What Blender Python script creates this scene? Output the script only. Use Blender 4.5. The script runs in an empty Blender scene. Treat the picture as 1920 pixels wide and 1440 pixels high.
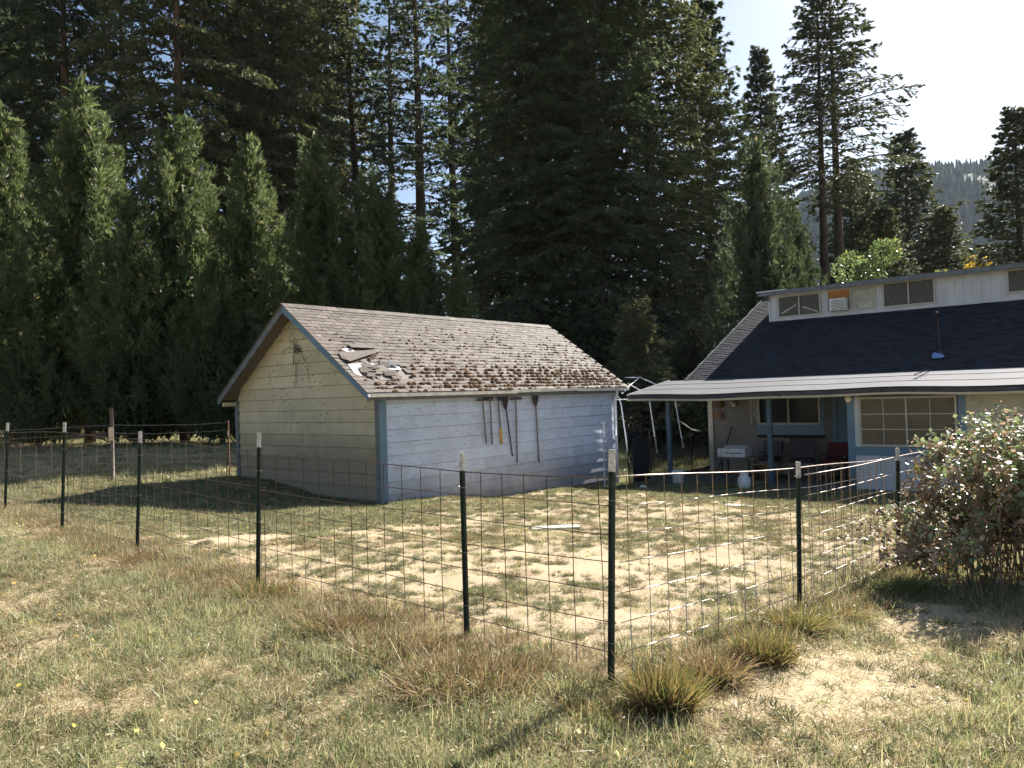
import bpy, math, random
import numpy as np
from mathutils import Vector, Matrix
rnd = random.Random(7)
RS = np.random.RandomState(11)
SC = bpy.context.scene
COL = SC.collection

# ------------------------------------------------------------------ camera
FPX, PITCH, ROLL, CAMH = 1427.0, 0.0161, 0.032, 1.7
Fw = np.array([0, math.cos(PITCH), math.sin(PITCH)])
_U0 = np.array([0, -math.sin(PITCH), math.cos(PITCH)]); _R0 = np.array([1.0, 0, 0])
Uv = math.cos(ROLL)*_U0 + math.sin(ROLL)*_R0
Rv = math.cos(ROLL)*_R0 - math.sin(ROLL)*_U0
cam_data = bpy.data.cameras.new('camera')
cam = bpy.data.objects.new('camera', cam_data); COL.objects.link(cam)
cam_data.sensor_width = 36.0; cam_data.lens = FPX/1920*36.0
cam_data.clip_start = 0.05; cam_data.clip_end = 6000
M = Matrix(((Rv[0], Uv[0], -Fw[0], 0), (Rv[1], Uv[1], -Fw[1], 0), (Rv[2], Uv[2], -Fw[2], CAMH), (0, 0, 0, 1)))
cam.matrix_world = M
SC.camera = cam

# ------------------------------------------------------------------ sun and sky
SUN_H = np.array([0.67, 0.742]); SUN_H = SUN_H/np.linalg.norm(SUN_H)
SUN_EL = math.radians(36.5)
SUN_AZ = math.atan2(SUN_H[0], SUN_H[1])
SUN_STRENGTH, SKY_STRENGTH, EXPOSURE = 5.0, 0.050, 1.55
world = bpy.data.worlds.new('World'); SC.world = world; world.use_nodes = True
nt = world.node_tree; nt.nodes.clear()
sky = nt.nodes.new('ShaderNodeTexSky'); sky.sky_type = 'NISHITA'; sky.sun_disc = False
sky.sun_elevation = SUN_EL; sky.sun_rotation = SUN_AZ; sky.dust_density = .9; sky.air_density = 1.0; sky.ozone_density = 1.6
bg = nt.nodes.new('ShaderNodeBackground'); bg.inputs[1].default_value = SKY_STRENGTH
wo = nt.nodes.new('ShaderNodeOutputWorld')
nt.links.new(sky.outputs[0], bg.inputs[0]); nt.links.new(bg.outputs[0], wo.inputs[0])
sd = bpy.data.lights.new('sun', 'SUN'); sd.energy = SUN_STRENGTH; sd.angle = math.radians(0.53); sd.color = (1.0, 0.95, 0.87)
so = bpy.data.objects.new('sun', sd); COL.objects.link(so)
SUNV = Vector((SUN_H[0]*math.cos(SUN_EL), SUN_H[1]*math.cos(SUN_EL), math.sin(SUN_EL)))
so.rotation_euler = SUNV.to_track_quat('Z', 'Y').to_euler()
so.location = (20, 20, 40)
SC.view_settings.view_transform = 'Standard'; SC.view_settings.look = 'None'
SC.view_settings.exposure = EXPOSURE; SC.view_settings.gamma = 1.0; SC.view_settings.use_curve_mapping = False
SC.render.engine = 'CYCLES'
SC.cycles.max_bounces = 6; SC.cycles.diffuse_bounces = 3; SC.cycles.glossy_bounces = 2
SC.cycles.transmission_bounces = 4; SC.cycles.transparent_max_bounces = 8
SC.cycles.caustics_reflective = False; SC.cycles.caustics_refractive = False

# ------------------------------------------------------------------ placement helpers (photo ray -> a place in the world)
def pray(px, py): return Fw + (px-960)/FPX*Rv + (720-py)/FPX*Uv
def at_d(px, py, Y):
    d = pray(px, py); t = Y/d[1]; return np.array([0, 0, CAMH]) + t*d

_TC = np.array([(0,0,0),(.59,4.48,0),(-.31,5.4,-.01),(-2.28,6.9,.02),(-4.16,8.45,.1),(-5.93,10.05,.12),(-7.7,11.6,.19),(2.4,6.39,-.12),(3.88,7.65,-.15),
    (-2.59,14.5,-.3),(-6.5,17.8,.0),(2.7,20.9,-.85),(-9,5,.05),(7,3,0),(8,8,-.22),(-15,20,.1),(-12,30,0),(0,30,-.6),(10,26,-.7),(4.2,20.6,-.72),
    (7,17,-.76),(10,14,-.7),(0,12,-.22),(-3.85,11.6,-.08),(3,12,-.38),(5.5,15,-.6),(-22,38,0),(10,50,-.6),(0,62,-.3),(0.3,17,-.6),(-16,10,.1),(14,20,-.6),(0,-10,0),(-9,17,.05)], float)
def terrain(x, y):
    x = np.asarray(x, float); y = np.asarray(y, float)
    num = np.zeros(x.shape); den = np.zeros(x.shape)
    for a, b, c in _TC:
        w = 1.0/((x-a)**2 + (y-b)**2 + 1.2)**1.6
        num += w*c; den += w
    return num/den
def at_g(px, py):
    z = 0.0
    d = pray(px, py)
    for _ in range(30):
        t = (z-CAMH)/d[2]; P = np.array([0, 0, CAMH]) + t*d
        z = float(terrain(P[0], P[1]))
    return np.array([P[0], P[1], z])

# ------------------------------------------------------------------ numpy noise
def vnoise(x, y, seed=0):
    x = np.asarray(x, float); y = np.asarray(y, float)
    xi = np.floor(x).astype(np.int64); yi = np.floor(y).astype(np.int64)
    xf = x-xi; yf = y-yi
    def h(a, b):
        n = (a*374761393 + b*668265263 + seed*974711) & 0x7fffffff
        n = ((n ^ (n >> 13))*1274126177) & 0x7fffffff
        return ((n ^ (n >> 16)) & 0xffff)/65535.0
    u = xf*xf*(3-2*xf); v = yf*yf*(3-2*yf)
    return (h(xi, yi)*(1-u)+h(xi+1, yi)*u)*(1-v) + (h(xi, yi+1)*(1-u)+h(xi+1, yi+1)*u)*v
def fbm(x, y, seed=0, o=4):
    s = 0; a = 0.5; t = 0
    for i in range(o):
        s = s + a*vnoise(x*2**i, y*2**i, seed+i*17); t += a; a *= 0.55
    return s/t

# ------------------------------------------------------------------ object helpers
def mesh_np(name, V, Fc, n, mat=None, smooth=False):
    """V (k,3); Fc (m,n) faces with n corners each"""
    me = bpy.data.meshes.new(name)
    V = np.ascontiguousarray(V, dtype=np.float32); Fc = np.ascontiguousarray(Fc, dtype=np.int32)
    me.vertices.add(len(V)); me.vertices.foreach_set('co', V.ravel())
    me.loops.add(Fc.size); me.loops.foreach_set('vertex_index', Fc.ravel())
    me.polygons.add(len(Fc)); me.polygons.foreach_set('loop_start', np.arange(0, Fc.size, n, dtype=np.int32))
    try: me.polygons.foreach_set('loop_total', np.full(len(Fc), n, dtype=np.int32))
    except Exception: pass
    me.update(calc_edges=True)
    if smooth: me.polygons.foreach_set('use_smooth', np.ones(len(Fc), dtype=bool))
    if mat: me.materials.append(mat)
    return me
def link(name, me, parent=None, loc=(0, 0, 0), rot=(0, 0, 0), scale=(1, 1, 1), kind=None, label=None):
    o = bpy.data.objects.new(name, me); COL.objects.link(o)
    o.location = loc; o.rotation_euler = rot; o.scale = scale
    if parent is not None: o.parent = parent
    if kind: o['kind'] = kind
    if label: o['label'] = label
    return o
def thing(name, label, cat, loc=(0, 0, 0), rotz=0.0, group=None):
    o = bpy.data.objects.new(name, None); COL.objects.link(o)
    o.location = loc; o.rotation_euler = (0, 0, rotz); o['label'] = label; o['category'] = cat
    if group: o['group'] = group
    return o
def tag(o, label, cat, group=None):
    o['label'] = label; o['category'] = cat
    if group: o['group'] = group
    return o

class MB:
    def __init__(s): s.v = []; s.f = []
    def add(s, vs, fs):
        b = len(s.v); s.v += [tuple(map(float, p)) for p in vs]; s.f += [tuple(i+b for i in f) for f in fs]; return s
    def box(s, x0, x1, y0, y1, z0, z1):
        return s.add([(x0,y0,z0),(x1,y0,z0),(x1,y1,z0),(x0,y1,z0),(x0,y0,z1),(x1,y0,z1),(x1,y1,z1),(x0,y1,z1)],
                     [(0,3,2,1),(4,5,6,7),(0,1,5,4),(1,2,6,5),(2,3,7,6),(3,0,4,7)])
    def prism(s, poly, axis, a, b):
        """poly: 2D points; axis 0/1/2 extruded between a and b"""
        def P(q, t):
            if axis == 0: return (t, q[0], q[1])
            if axis == 1: return (q[0], t, q[1])
            return (q[0], q[1], t)
        n = len(poly)
        return s.add([P(q, a) for q in poly]+[P(q, b) for q in poly],
                     [tuple(range(n))[::-1], tuple(range(n, 2*n))]+[(i, (i+1) % n, (i+1) % n+n, i+n) for i in range(n)])
    def tube(s, pts, r, n=6, cap=True):
        pts = [Vector(p) for p in pts]
        rs = [float(q) for q in (r if isinstance(r, (list, tuple)) else [r]*len(pts))]
        rings = []; 
        for i, p in enumerate(pts):
            d = (pts[min(i+1, len(pts)-1)]-pts[max(i-1, 0)])
            d = d.normalized() if d.length > 1e-9 else Vector((0, 0, 1))
            a = Vector((0, 0, 1)) if abs(d.z) < .9 else Vector((1, 0, 0))
            e1 = d.cross(a).normalized(); e2 = d.cross(e1)
            rings.append([p+rs[i]*(math.cos(2*math.pi*k/n)*e1+math.sin(2*math.pi*k/n)*e2) for k in range(n)])
        vs = [q for ri in rings for q in ri]; fs = []
        for i in range(len(pts)-1):
            for k in range(n):
                fs.append((i*n+k, i*n+(k+1) % n, (i+1)*n+(k+1) % n, (i+1)*n+k))
        if cap: fs += [tuple(range(n)), tuple(range((len(pts)-1)*n, len(pts)*n))[::-1]]
        return s.add(vs, fs)
    def beam(s, p, q, w, h):
        p = Vector(p); q = Vector(q); d = (q-p).normalized()
        a = Vector((0, 0, 1)) if abs(d.z) < .95 else Vector((1, 0, 0))
        e1 = d.cross(a).normalized()*w/2; e2 = e1.cross(d).normalized()*h/2
        vs = [p-e1-e2, p+e1-e2, p+e1+e2, p-e1+e2, q-e1-e2, q+e1-e2, q+e1+e2, q-e1+e2]
        return s.add(vs, [(0,3,2,1),(4,5,6,7),(0,1,5,4),(1,2,6,5),(2,3,7,6),(3,0,4,7)])
    def lathe(s, prof, c=(0, 0, 0), n=16):
        """prof [(r,z)]"""
        vs = []; fs = []
        for r, z in prof:
            for k in range(n): vs.append((c[0]+r*math.cos(2*math.pi*k/n), c[1]+r*math.sin(2*math.pi*k/n), c[2]+z))
        for i in range(len(prof)-1):
            for k in range(n): fs.append((i*n+k, i*n+(k+1) % n, (i+1)*n+(k+1) % n, (i+1)*n+k))
        fs += [tuple(range(n))[::-1], tuple(range((len(prof)-1)*n, len(prof)*n))]
        return s.add(vs, fs)
    def mesh(s, name, mat, smooth=False, bevel=None):
        me = bpy.data.meshes.new(name); me.from_pydata(s.v, [], s.f); me.update()
        if smooth: me.polygons.foreach_set('use_smooth', [True]*len(me.polygons))
        if mat: me.materials.append(mat)
        return me
    def build(s, name, mat, parent=None, smooth=False, kind=None, label=None, loc=(0, 0, 0), rot=(0, 0, 0), bevel=None):
        o = link(name, s.mesh(name, mat, smooth), parent, loc, rot, kind=kind, label=label)
        if bevel:
            m = o.modifiers.new('bevel', 'BEVEL'); m.width = bevel; m.segments = 1; m.limit_method = 'ANGLE'
        return o

# ------------------------------------------------------------------ materials
def nodes_of(name):
    m = bpy.data.materials.new(name); m.use_nodes = True
    t = m.node_tree; t.nodes.clear()
    out = t.nodes.new('ShaderNodeOutputMaterial'); b = t.nodes.new('ShaderNodeBsdfPrincipled')
    t.links.new(b.outputs[0], out.inputs[0])
    return m, t, b, out
def ramp(t, fac, stops):
    r = t.nodes.new('ShaderNodeValToRGB'); t.links.new(fac, r.inputs[0])
    e = r.color_ramp.elements
    while len(e) < len(stops): e.new(0.5)
    for i, (p, c) in enumerate(stops):
        e[i].position = p; e[i].color = (*c, 1) if len(c) == 3 else c
    return r.outputs[0]
def noise(t, scale, coord='Object', detail=5, rough=.55, stretch=None, dim=None):
    n = t.nodes.new('ShaderNodeTexNoise'); n.inputs['Scale'].default_value = scale
    n.inputs['Detail'].default_value = detail; n.inputs['Roughness'].default_value = rough
    if coord == 'World':
        g = t.nodes.new('ShaderNodeNewGeometry'); src = g.outputs['Position']
    else:
        g = t.nodes.new('ShaderNodeTexCoord'); src = g.outputs['Object']
    if stretch:
        mp = t.nodes.new('ShaderNodeMapping'); mp.inputs['Scale'].default_value = stretch
        t.links.new(src, mp.inputs[0]); src = mp.outputs[0]
    t.links.new(src, n.inputs['Vector'])
    return n.outputs['Fac']
def mix(t, a, b, fac, mode='MIX'):
    m = t.nodes.new('ShaderNodeMix'); m.data_type = 'RGBA'; m.blend_type = mode
    def put(sock, v):
        if isinstance(v, (tuple, list)): sock.default_value = (*v, 1) if len(v) == 3 else v
        elif isinstance(v, (int, float)): sock.default_value = v
        else: t.links.new(v, sock)
    put(m.inputs[6], a); put(m.inputs[7], b); put(m.inputs[0], fac)
    return m.outputs[2]
def math_(t, op, a, b=None, c=None):
    m = t.nodes.new('ShaderNodeMath'); m.operation = op; m.use_clamp = False
    for i, v in enumerate((a, b, c)):
        if v is None: continue
        if isinstance(v, (int, float)): m.inputs[i].default_value = v
        else: t.links.new(v, m.inputs[i])
    return m.outputs[0]
def bump(t, b, h, strength=.4, dist=.02):
    n = t.nodes.new('ShaderNodeBump'); n.inputs['Strength'].default_value = strength; n.inputs['Distance'].default_value = dist
    t.links.new(h, n.inputs['Height']); t.links.new(n.outputs[0], b.inputs['Normal'])
def simple(name, col, rough=.7, var=.25, scale=8, metal=0.0, bmp=.2, spec=.4, stretch=None, coord='Object', objrand=0.0):
    m, t, b, o = nodes_of(name)
    n = noise(t, scale, coord, stretch=stretch)
    dark = tuple(c*(1-var) for c in col); lite = tuple(min(1, c*(1+var)) for c in col)
    c = ramp(t, n, [(0.3, dark), (0.7, lite)])
    if objrand:
        oi = t.nodes.new('ShaderNodeObjectInfo')
        k = math_(t, 'MULTIPLY_ADD', oi.outputs['Random'], objrand, 1-objrand/2)
        cc = t.nodes.new('ShaderNodeCombineColor')
        for i in range(3): t.links.new(k, cc.inputs[i])
        c = mix(t, c, cc.outputs[0], 1.0, 'MULTIPLY')
    t.links.new(c, b.inputs['Base Color'])
    b.inputs['Roughness'].default_value = rough; b.inputs['Metallic'].default_value = metal
    b.inputs['Specular IOR Level'].default_value = spec
    if bmp: bump(t, b, n, bmp, .01)
    return m
def paint(name, col, dirt, grain=(1, 14, 14), peel=.62, dirt_h=None, spots=True, objrand=.12, zbase=0.0, rough=.65, dirt_amt=1.0):
    """old painted boards: grain, dirt streaks, peeling, mildew spots, soil splash near the ground"""
    m, t, b, o = nodes_of(name)
    n1 = noise(t, 2.2, 'World', 6, .65)
    base = mix(t, tuple(c*.82 for c in col), col, ramp(t, n1, [(.3, (0, 0, 0)), (.65, (1, 1, 1))]))
    n2 = noise(t, 5, 'Object', 8, .7, stretch=grain)
    pk = ramp(t, n2, [(peel, (0, 0, 0)), (peel+.05, (1, 1, 1))])
    base = mix(t, base, tuple(c for c in dirt), pk)
    if spots:
        vo = t.nodes.new('ShaderNodeTexVoronoi'); vo.inputs['Scale'].default_value = 9
        g = t.nodes.new('ShaderNodeNewGeometry'); t.links.new(g.outputs['Position'], vo.inputs['Vector'])
        n3 = noise(t, 1.3, 'World', 4)
        k = math_(t, 'MULTIPLY', ramp(t, vo.outputs['Distance'], [(.07, (1, 1, 1)), (.28, (0, 0, 0))]), ramp(t, n3, [(.46, (0, 0, 0)), (.58, (1, 1, 1))]))
        base = mix(t, base, tuple(c*.5 for c in dirt), k)
    if dirt_h:
        g = t.nodes.new('ShaderNodeNewGeometry'); sp = t.nodes.new('ShaderNodeSeparateXYZ'); t.links.new(g.outputs['Position'], sp.inputs[0])
        n4 = noise(t, 3.0, 'World', 5, .7)
        hh = math_(t, 'MULTIPLY_ADD', n4, .9, math_(t, 'MULTIPLY_ADD', sp.outputs[2], -1.0, zbase+dirt_h-.45))
        k = ramp(t, hh, [(0.0, (0, 0, 0)), (dirt_h, (1, 1, 1))])
        base = mix(t, base, dirt, math_(t, 'MULTIPLY', k, dirt_amt))
    if objrand:
        oi = t.nodes.new('ShaderNodeObjectInfo')
        k = math_(t, 'MULTIPLY_ADD', oi.outputs['Random'], objrand, 1-objrand/2)
        cc = t.nodes.new('ShaderNodeCombineColor')
        for i in range(3): t.links.new(k, cc.inputs[i])
        base = mix(t, base, cc.outputs[0], 1.0, 'MULTIPLY')
    t.links.new(base, b.inputs['Base Color']); b.inputs['Roughness'].default_value = rough
    b.inputs['Specular IOR Level'].default_value = .3
    bump(t, b, n2, .35, .008)
    return m
def foliage(name, c1, c2, c3=None, trans=.3, rough=.55, spec=.35, nscale=.6, p3=.92):
    m, t, b, o = nodes_of(name)
    g = t.nodes.new('ShaderNodeNewGeometry')
    n = noise(t, nscale, 'World', 4, .6)
    k = math_(t, 'ADD', math_(t, 'MULTIPLY', g.outputs['Random Per Island'], .55), math_(t, 'MULTIPLY_ADD', n, 1.5, -.5))
    c = ramp(t, k, [(.15, c1), (.8, c2)])
    if c3: c = mix(t, c, c3, ramp(t, g.outputs['Random Per Island'], [(p3, (0, 0, 0)), (min(1, p3+.01), (1, 1, 1))]))
    t.links.new(c, b.inputs['Base Color']); b.inputs['Roughness'].default_value = rough; b.inputs['Specular IOR Level'].default_value = spec
    tr = t.nodes.new('ShaderNodeBsdfTranslucent'); t.links.new(mix(t, c, (1.0, .95, .45), .25, 'MULTIPLY'), tr.inputs[0])
    ms = t.nodes.new('ShaderNodeMixShader'); ms.inputs[0].default_value = trans
    t.links.new(b.outputs[0], ms.inputs[1]); t.links.new(tr.outputs[0], ms.inputs[2]); t.links.new(ms.outputs[0], o.inputs[0])
    return m

MT = {}
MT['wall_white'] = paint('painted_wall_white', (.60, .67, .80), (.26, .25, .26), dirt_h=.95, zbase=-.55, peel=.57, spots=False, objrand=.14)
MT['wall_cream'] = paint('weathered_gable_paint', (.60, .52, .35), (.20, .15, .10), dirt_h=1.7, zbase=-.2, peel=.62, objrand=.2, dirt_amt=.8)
MT['post_blue'] = simple('dark_blue_post_paint', (.07, .105, .14), .7, .25, 8)
MT['fascia_dark'] = simple('dark_stained_fascia', (.055, .052, .055), .7, .4, 5)
MT['blue_trim'] = paint('faded_blue_trim', (.15, .23, .30), (.10, .11, .11), dirt_h=.4, zbase=-.6, peel=.68, spots=False)
MT['grey_trim'] = simple('weathered_grey_trim', (.13, .145, .155), .75, .3, 6)
MT['shingle'] = None
MT['gutter'] = simple('old_white_gutter', (.78, .79, .80), .5, .2, 5)
MT['rust'] = simple('rusty_wire', (.10, .065, .048), .45, .35, 30, .55, 0, .5)
MT['galv_gleam'] = simple('galvanised_and_sunlit_wire', (.36, .30, .27), .28, .35, 25, .85, 0, .6)  # galvanised fittings; on the right panels the pale colour paints sun gleam
MT['post_green'] = simple('dark_green_post_paint', (.022, .035, .028), .5, .5, 25, 0, .3)
MT['post_white'] = simple('chipped_white_post_top', (.58, .55, .52), .6, .35, 45, 0, .3)
MT['post_rust'] = simple('post_rust', (.2, .09, .05), .8, .4, 40)
MT['iron'] = simple('dark_old_iron', (.05, .042, .042), .65, .4, 30, .3)
MT['old_wood'] = simple('grey_old_wood_handle', (.17, .14, .12), .8, .35, 12, stretch=(4, 4, 1))
MT['orange_handle'] = simple('orange_handle_grip', (.62, .33, .05), .6, .2, 12)
MT['concrete'] = simple('old_concrete', (.15, .14, .13), .9, .25, 7)
MT['dark'] = simple('dark_interior', (.02, .02, .022), .9, .2, 3, bmp=0)
MT['white_pipe'] = simple('white_metal_pipe', (.58, .60, .62), .4, .12, 6, 0, .05)
MT['plastic_white'] = simple('white_plastic', (.62, .62, .62), .5, .15, 9, 0, .1)
MT['house_boards'] = paint('house_board_paint', (.18, .165, .145), (.28, .25, .20), dirt_h=.3, zbase=-.6, peel=.72, spots=False, objrand=.06)
MT['house_cream'] = paint('house_cream_paint', (.50, .45, .34), (.33, .27, .19), dirt_h=.3, zbase=-.6, peel=.7, objrand=.1)
MT['dormer_white'] = paint('dormer_panel_paint', (.55, .56, .58), (.34, .30, .27), peel=.72, spots=False, objrand=.05)
MT['window_frame'] = simple('cream_window_frame', (.44, .41, .34), .6, .15, 12)
MT['glass'] = None
MT['moss'] = simple('dry_orange_moss', (.12, .066, .028), .95, .6, 30, 0, .8)
MT['bark'] = simple('conifer_bark', (.075, .055, .042), .95, .45, 3, 0, .9, .2, stretch=(3, 3, .6))
MT['bark_pale'] = simple('pale_conifer_bark', (.16, .11, .08), .95, .45, 3, 0, .9, .2, stretch=(3, 3, .6))
MT['branch'] = simple('dead_branch_bark', (.09, .07, .055), .95, .4, 4)

def shingle_mat(name, c1, c2, moss, rnd_amt=.45, lich_sheen=.6, spec=.35):
    m, t, b, o = nodes_of(name)
    oi = t.nodes.new('ShaderNodeObjectInfo'); g = t.nodes.new('ShaderNodeNewGeometry')
    n = noise(t, 1.6, 'World', 5, .6); n2 = noise(t, 60, 'World', 3, .7); n3 = noise(t, 9, 'World', 6, .7)
    rr = math_(t, 'FRACT', math_(t, 'ADD', oi.outputs['Random'], g.outputs['Random Per Island']))
    k = math_(t, 'ADD', math_(t, 'MULTIPLY', rr, rnd_amt), math_(t, 'MULTIPLY', n, 1-rnd_amt))
    c = mix(t, c1, c2, k)
    c = mix(t, c, (.5, .5, .5), ramp(t, n2, [(.3, (.15, .15, .15)), (.8, (0, 0, 0))]), 'MULTIPLY')
    c = mix(t, c, moss, ramp(t, n3, [(.60, (0, 0, 0)), (.68, (.8, .8, .8))]))
    c = mix(t, c, (.55, .53, .50), ramp(t, noise(t, 14, 'World', 7, .75), [(lich_sheen, (0, 0, 0)), (lich_sheen+.06, (.8, .8, .8))]))  # pale lichen speckle that also paints the roof's white sheen
    t.links.new(c, b.inputs['Base Color']); b.inputs['Roughness'].default_value = .8; b.inputs['Specular IOR Level'].default_value = spec
    bump(t, b, n2, .5, .004)
    return m
MT['shingle'] = shingle_mat('weathered_brown_shingle', (.060, .046, .037), (.19, .157, .13), (.09, .05, .025), .6)
MT['shingle_navy'] = shingle_mat('dark_slate_shingle', (.015, .018, .024), (.042, .047, .059), (.03, .034, .038), .7, lich_sheen=.9, spec=.1)
MT['porch_roof'] = shingle_mat('pale_grey_roll_roofing', (.12, .12, .13), (.18, .18, .19), (.13, .13, .125), .2, lich_sheen=.85, spec=.08)
MT['underlay'] = simple('torn_white_underlay', (.62, .60, .58), .7, .15, 14)
def glass_mat(name, tint, mixf=.35):
    m, t, b, o = nodes_of(name)
    b.inputs['Base Color'].default_value = (*tint, 1); b.inputs['Roughness'].default_value = .06; b.inputs['Specular IOR Level'].default_value = .8
    tr = t.nodes.new('ShaderNodeBsdfTransparent'); tr.inputs[0].default_value = (.93, .94, .93, 1)
    ms = t.nodes.new('ShaderNodeMixShader'); ms.inputs[0].default_value = mixf
    t.links.new(tr.outputs[0], ms.inputs[1]); t.links.new(b.outputs[0], ms.inputs[2]); t.links.new(ms.outputs[0], o.inputs[0])
    return m
MT['glass'] = glass_mat('window_glass', (.03, .03, .033), .10)
MT['glass_dark'] = glass_mat('dark_window_glass', (.012, .013, .016), .9)
MT['blind'] = simple('brown_window_blind', (.30, .235, .17), .8, .12, 3, 0, 0)
MT['curtain'] = simple('grey_curtain', (.20, .20, .23), .9, .25, 5, stretch=(1, 6, .3))
def net_mat():
    m, t, b, o = nodes_of('black_shade_netting')
    b.inputs['Base Color'].default_value = (.012, .013, .015, 1); b.inputs['Roughness'].default_value = .9
    tr = t.nodes.new('ShaderNodeBsdfTransparent')
    n = noise(t, 3, 'World', 3)
    f = ramp(t, n, [(.3, (.66, .66, .66)), (.7, (.88, .88, .88))])
    ms = t.nodes.new('ShaderNodeMixShader'); t.links.new(f, ms.inputs[0])
    t.links.new(tr.outputs[0], ms.inputs[1]); t.links.new(b.outputs[0], ms.inputs[2]); t.links.new(ms.outputs[0], o.inputs[0])
    return m
MT['net'] = net_mat()

# ------------------------------------------------------------------ yard geometry
C0 = np.array([.59, 4.48])
POSTS_PX = [((1147, 1285), (1149, 843)), ((877, 1200), (867, 848)), ((485, 1105), (487, 812)), ((258, 1030), (264, 809)), ((117, 995), (122, 792)), ((10, 958), (15, 793)),
            ((1498, 1140), (1495, 866)), ((1684, 1065), (1682, 840))]
PB = [at_g(*a) for a, b in POSTS_PX]
PT = [at_d(*b, PB[i][1]) for i, (a, b) in enumerate(POSTS_PX)]
C0 = PB[0][:2]
DL = (PB[5]-PB[0])[:2]; DL /= np.linalg.norm(DL)
DR = (PB[7]-PB[0])[:2]; DR /= np.linalg.norm(DR)
TH = math.atan2(.768, .64)
GU_ = np.array([math.cos(TH), math.sin(TH)]); GV_ = np.array([-GU_[1], GU_[0]]); GO_ = np.array([-2.55, 14.5])
def in_yard(x, y):
    a = (x-C0[0])*DL[1]-(y-C0[1])*DL[0]; b = -(x-C0[0])*DR[1]+(y-C0[1])*DR[0]
    return (a > 0) & (b > 0), np.minimum(a, b)

# ------------------------------------------------------------------ ground
def axis_coords(a, b, step, far):
    c = list(np.arange(a, b, step)); s = step; x = c[-1]
    while x < far: s *= 1.22; x += s; c.append(x)
    s = step; x = c[0]; l = []
    while x > -far: s *= 1.22; x -= s; l.append(x)
    return np.array(l[::-1]+c)
gx = axis_coords(-13, 12, .09, 2500); gy = axis_coords(2, 24, .09, 2500)
X, Y = np.meshgrid(gx, gy)
yard, yd = in_yard(X, Y)
def yard_green(x, y):
    """where tufts grow in the dry yard"""
    g = .5*fbm(x*5.2+y*.8, y*6.6, 5, 3)+.5*fbm(x*1.7, y*2.2, 8, 3)
    # lush grass laid over the garage and porch shadows so its colour deepens them
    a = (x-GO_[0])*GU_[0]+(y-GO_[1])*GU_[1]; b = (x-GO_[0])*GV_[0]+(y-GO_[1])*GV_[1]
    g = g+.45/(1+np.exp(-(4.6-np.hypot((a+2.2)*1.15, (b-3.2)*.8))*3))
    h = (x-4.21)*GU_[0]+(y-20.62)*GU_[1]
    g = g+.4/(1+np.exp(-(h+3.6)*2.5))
    return g
def lawn_green(x, y):
    g = fbm(x*.9, y*.9, 31, 4)
    # bare trampled straw by the corner clumps, at the far left and along the lower right
    for cx, cy, r in ((1.55, 4.25, .75), (2.1, 4.9, .6), (-3.6, 5.4, .7), (2.9, 3.3, .7), (-5.6, 8.2, .5), (3.1, 5.8, .5)):
        g = g-.42*np.exp(-(((x-cx)/r)**2+((y-cy)/(r*.75))**2))
    return g
near = np.exp(-((X+0)**2+(Y-8)**2)/30**2)
Z = terrain(X, Y) + near*((fbm(X*1.2, Y*1.2, 3)-.5)*.05 + (fbm(X*5, Y*5, 9, 3)-.5)*.035*(1+.6*yard))
# worn step along the fence foot
Z += np.where(yard, .03, 0)*near
V = np.stack([X.ravel(), Y.ravel(), Z.ravel()], 1)
ny, nx = X.shape
I = np.arange(nx*ny).reshape(ny, nx)
Fq = np.stack([I[:-1, :-1].ravel(), I[:-1, 1:].ravel(), I[1:, 1:].ravel(), I[1:, :-1].ravel()], 1)
def ground_mat():
    m, t, b, o = nodes_of('dry_grass_soil')
    at = t.nodes.new('ShaderNodeAttribute'); at.attribute_name = 'cover'
    at2 = t.nodes.new('ShaderNodeAttribute'); at2.attribute_name = 'yardmask'
    n = noise(t, 2.2, 'World', 8, .65); n2 = noise(t, 28, 'World', 6, .75); n3 = noise(t, 90, 'World', 3, .7)
    straw = mix(t, (.32, .25, .145), (.54, .44, .29), ramp(t, n2, [(.3, (0, 0, 0)), (.7, (1, 1, 1))]))
    straw = mix(t, straw, (.17, .115, .065), ramp(t, n, [(.56, (0, 0, 0)), (.75, (.7, .7, .7))]))
    sand = mix(t, (.35, .275, .175), (.48, .385, .255), ramp(t, n3, [(.3, (0, 0, 0)), (.7, (1, 1, 1))]))
    sand = mix(t, sand, (.36, .26, .15), ramp(t, n2, [(.5, (0, 0, 0)), (.72, (.8, .8, .8))]))
    base = mix(t, straw, sand, at2.outputs['Fac'])
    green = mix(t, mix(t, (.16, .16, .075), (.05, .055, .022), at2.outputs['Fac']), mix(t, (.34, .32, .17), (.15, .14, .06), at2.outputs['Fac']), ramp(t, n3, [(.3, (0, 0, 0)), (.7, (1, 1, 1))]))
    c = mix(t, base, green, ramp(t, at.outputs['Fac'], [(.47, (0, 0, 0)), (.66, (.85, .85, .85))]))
    t.links.new(c, b.inputs['Base Color']); b.inputs['Roughness'].default_value = .95; b.inputs['Specular IOR Level'].default_value = .1
    bump(t, b, n2, .6, .02)
    return m
gm = mesh_np('ground', V, Fq, 4, ground_mat(), True)
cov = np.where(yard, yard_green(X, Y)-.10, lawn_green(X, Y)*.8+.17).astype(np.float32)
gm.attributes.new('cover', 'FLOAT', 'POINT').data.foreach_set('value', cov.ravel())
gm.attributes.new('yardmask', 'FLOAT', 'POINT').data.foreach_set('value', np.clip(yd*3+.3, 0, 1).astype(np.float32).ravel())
link('ground', gm, kind='structure')

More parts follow.
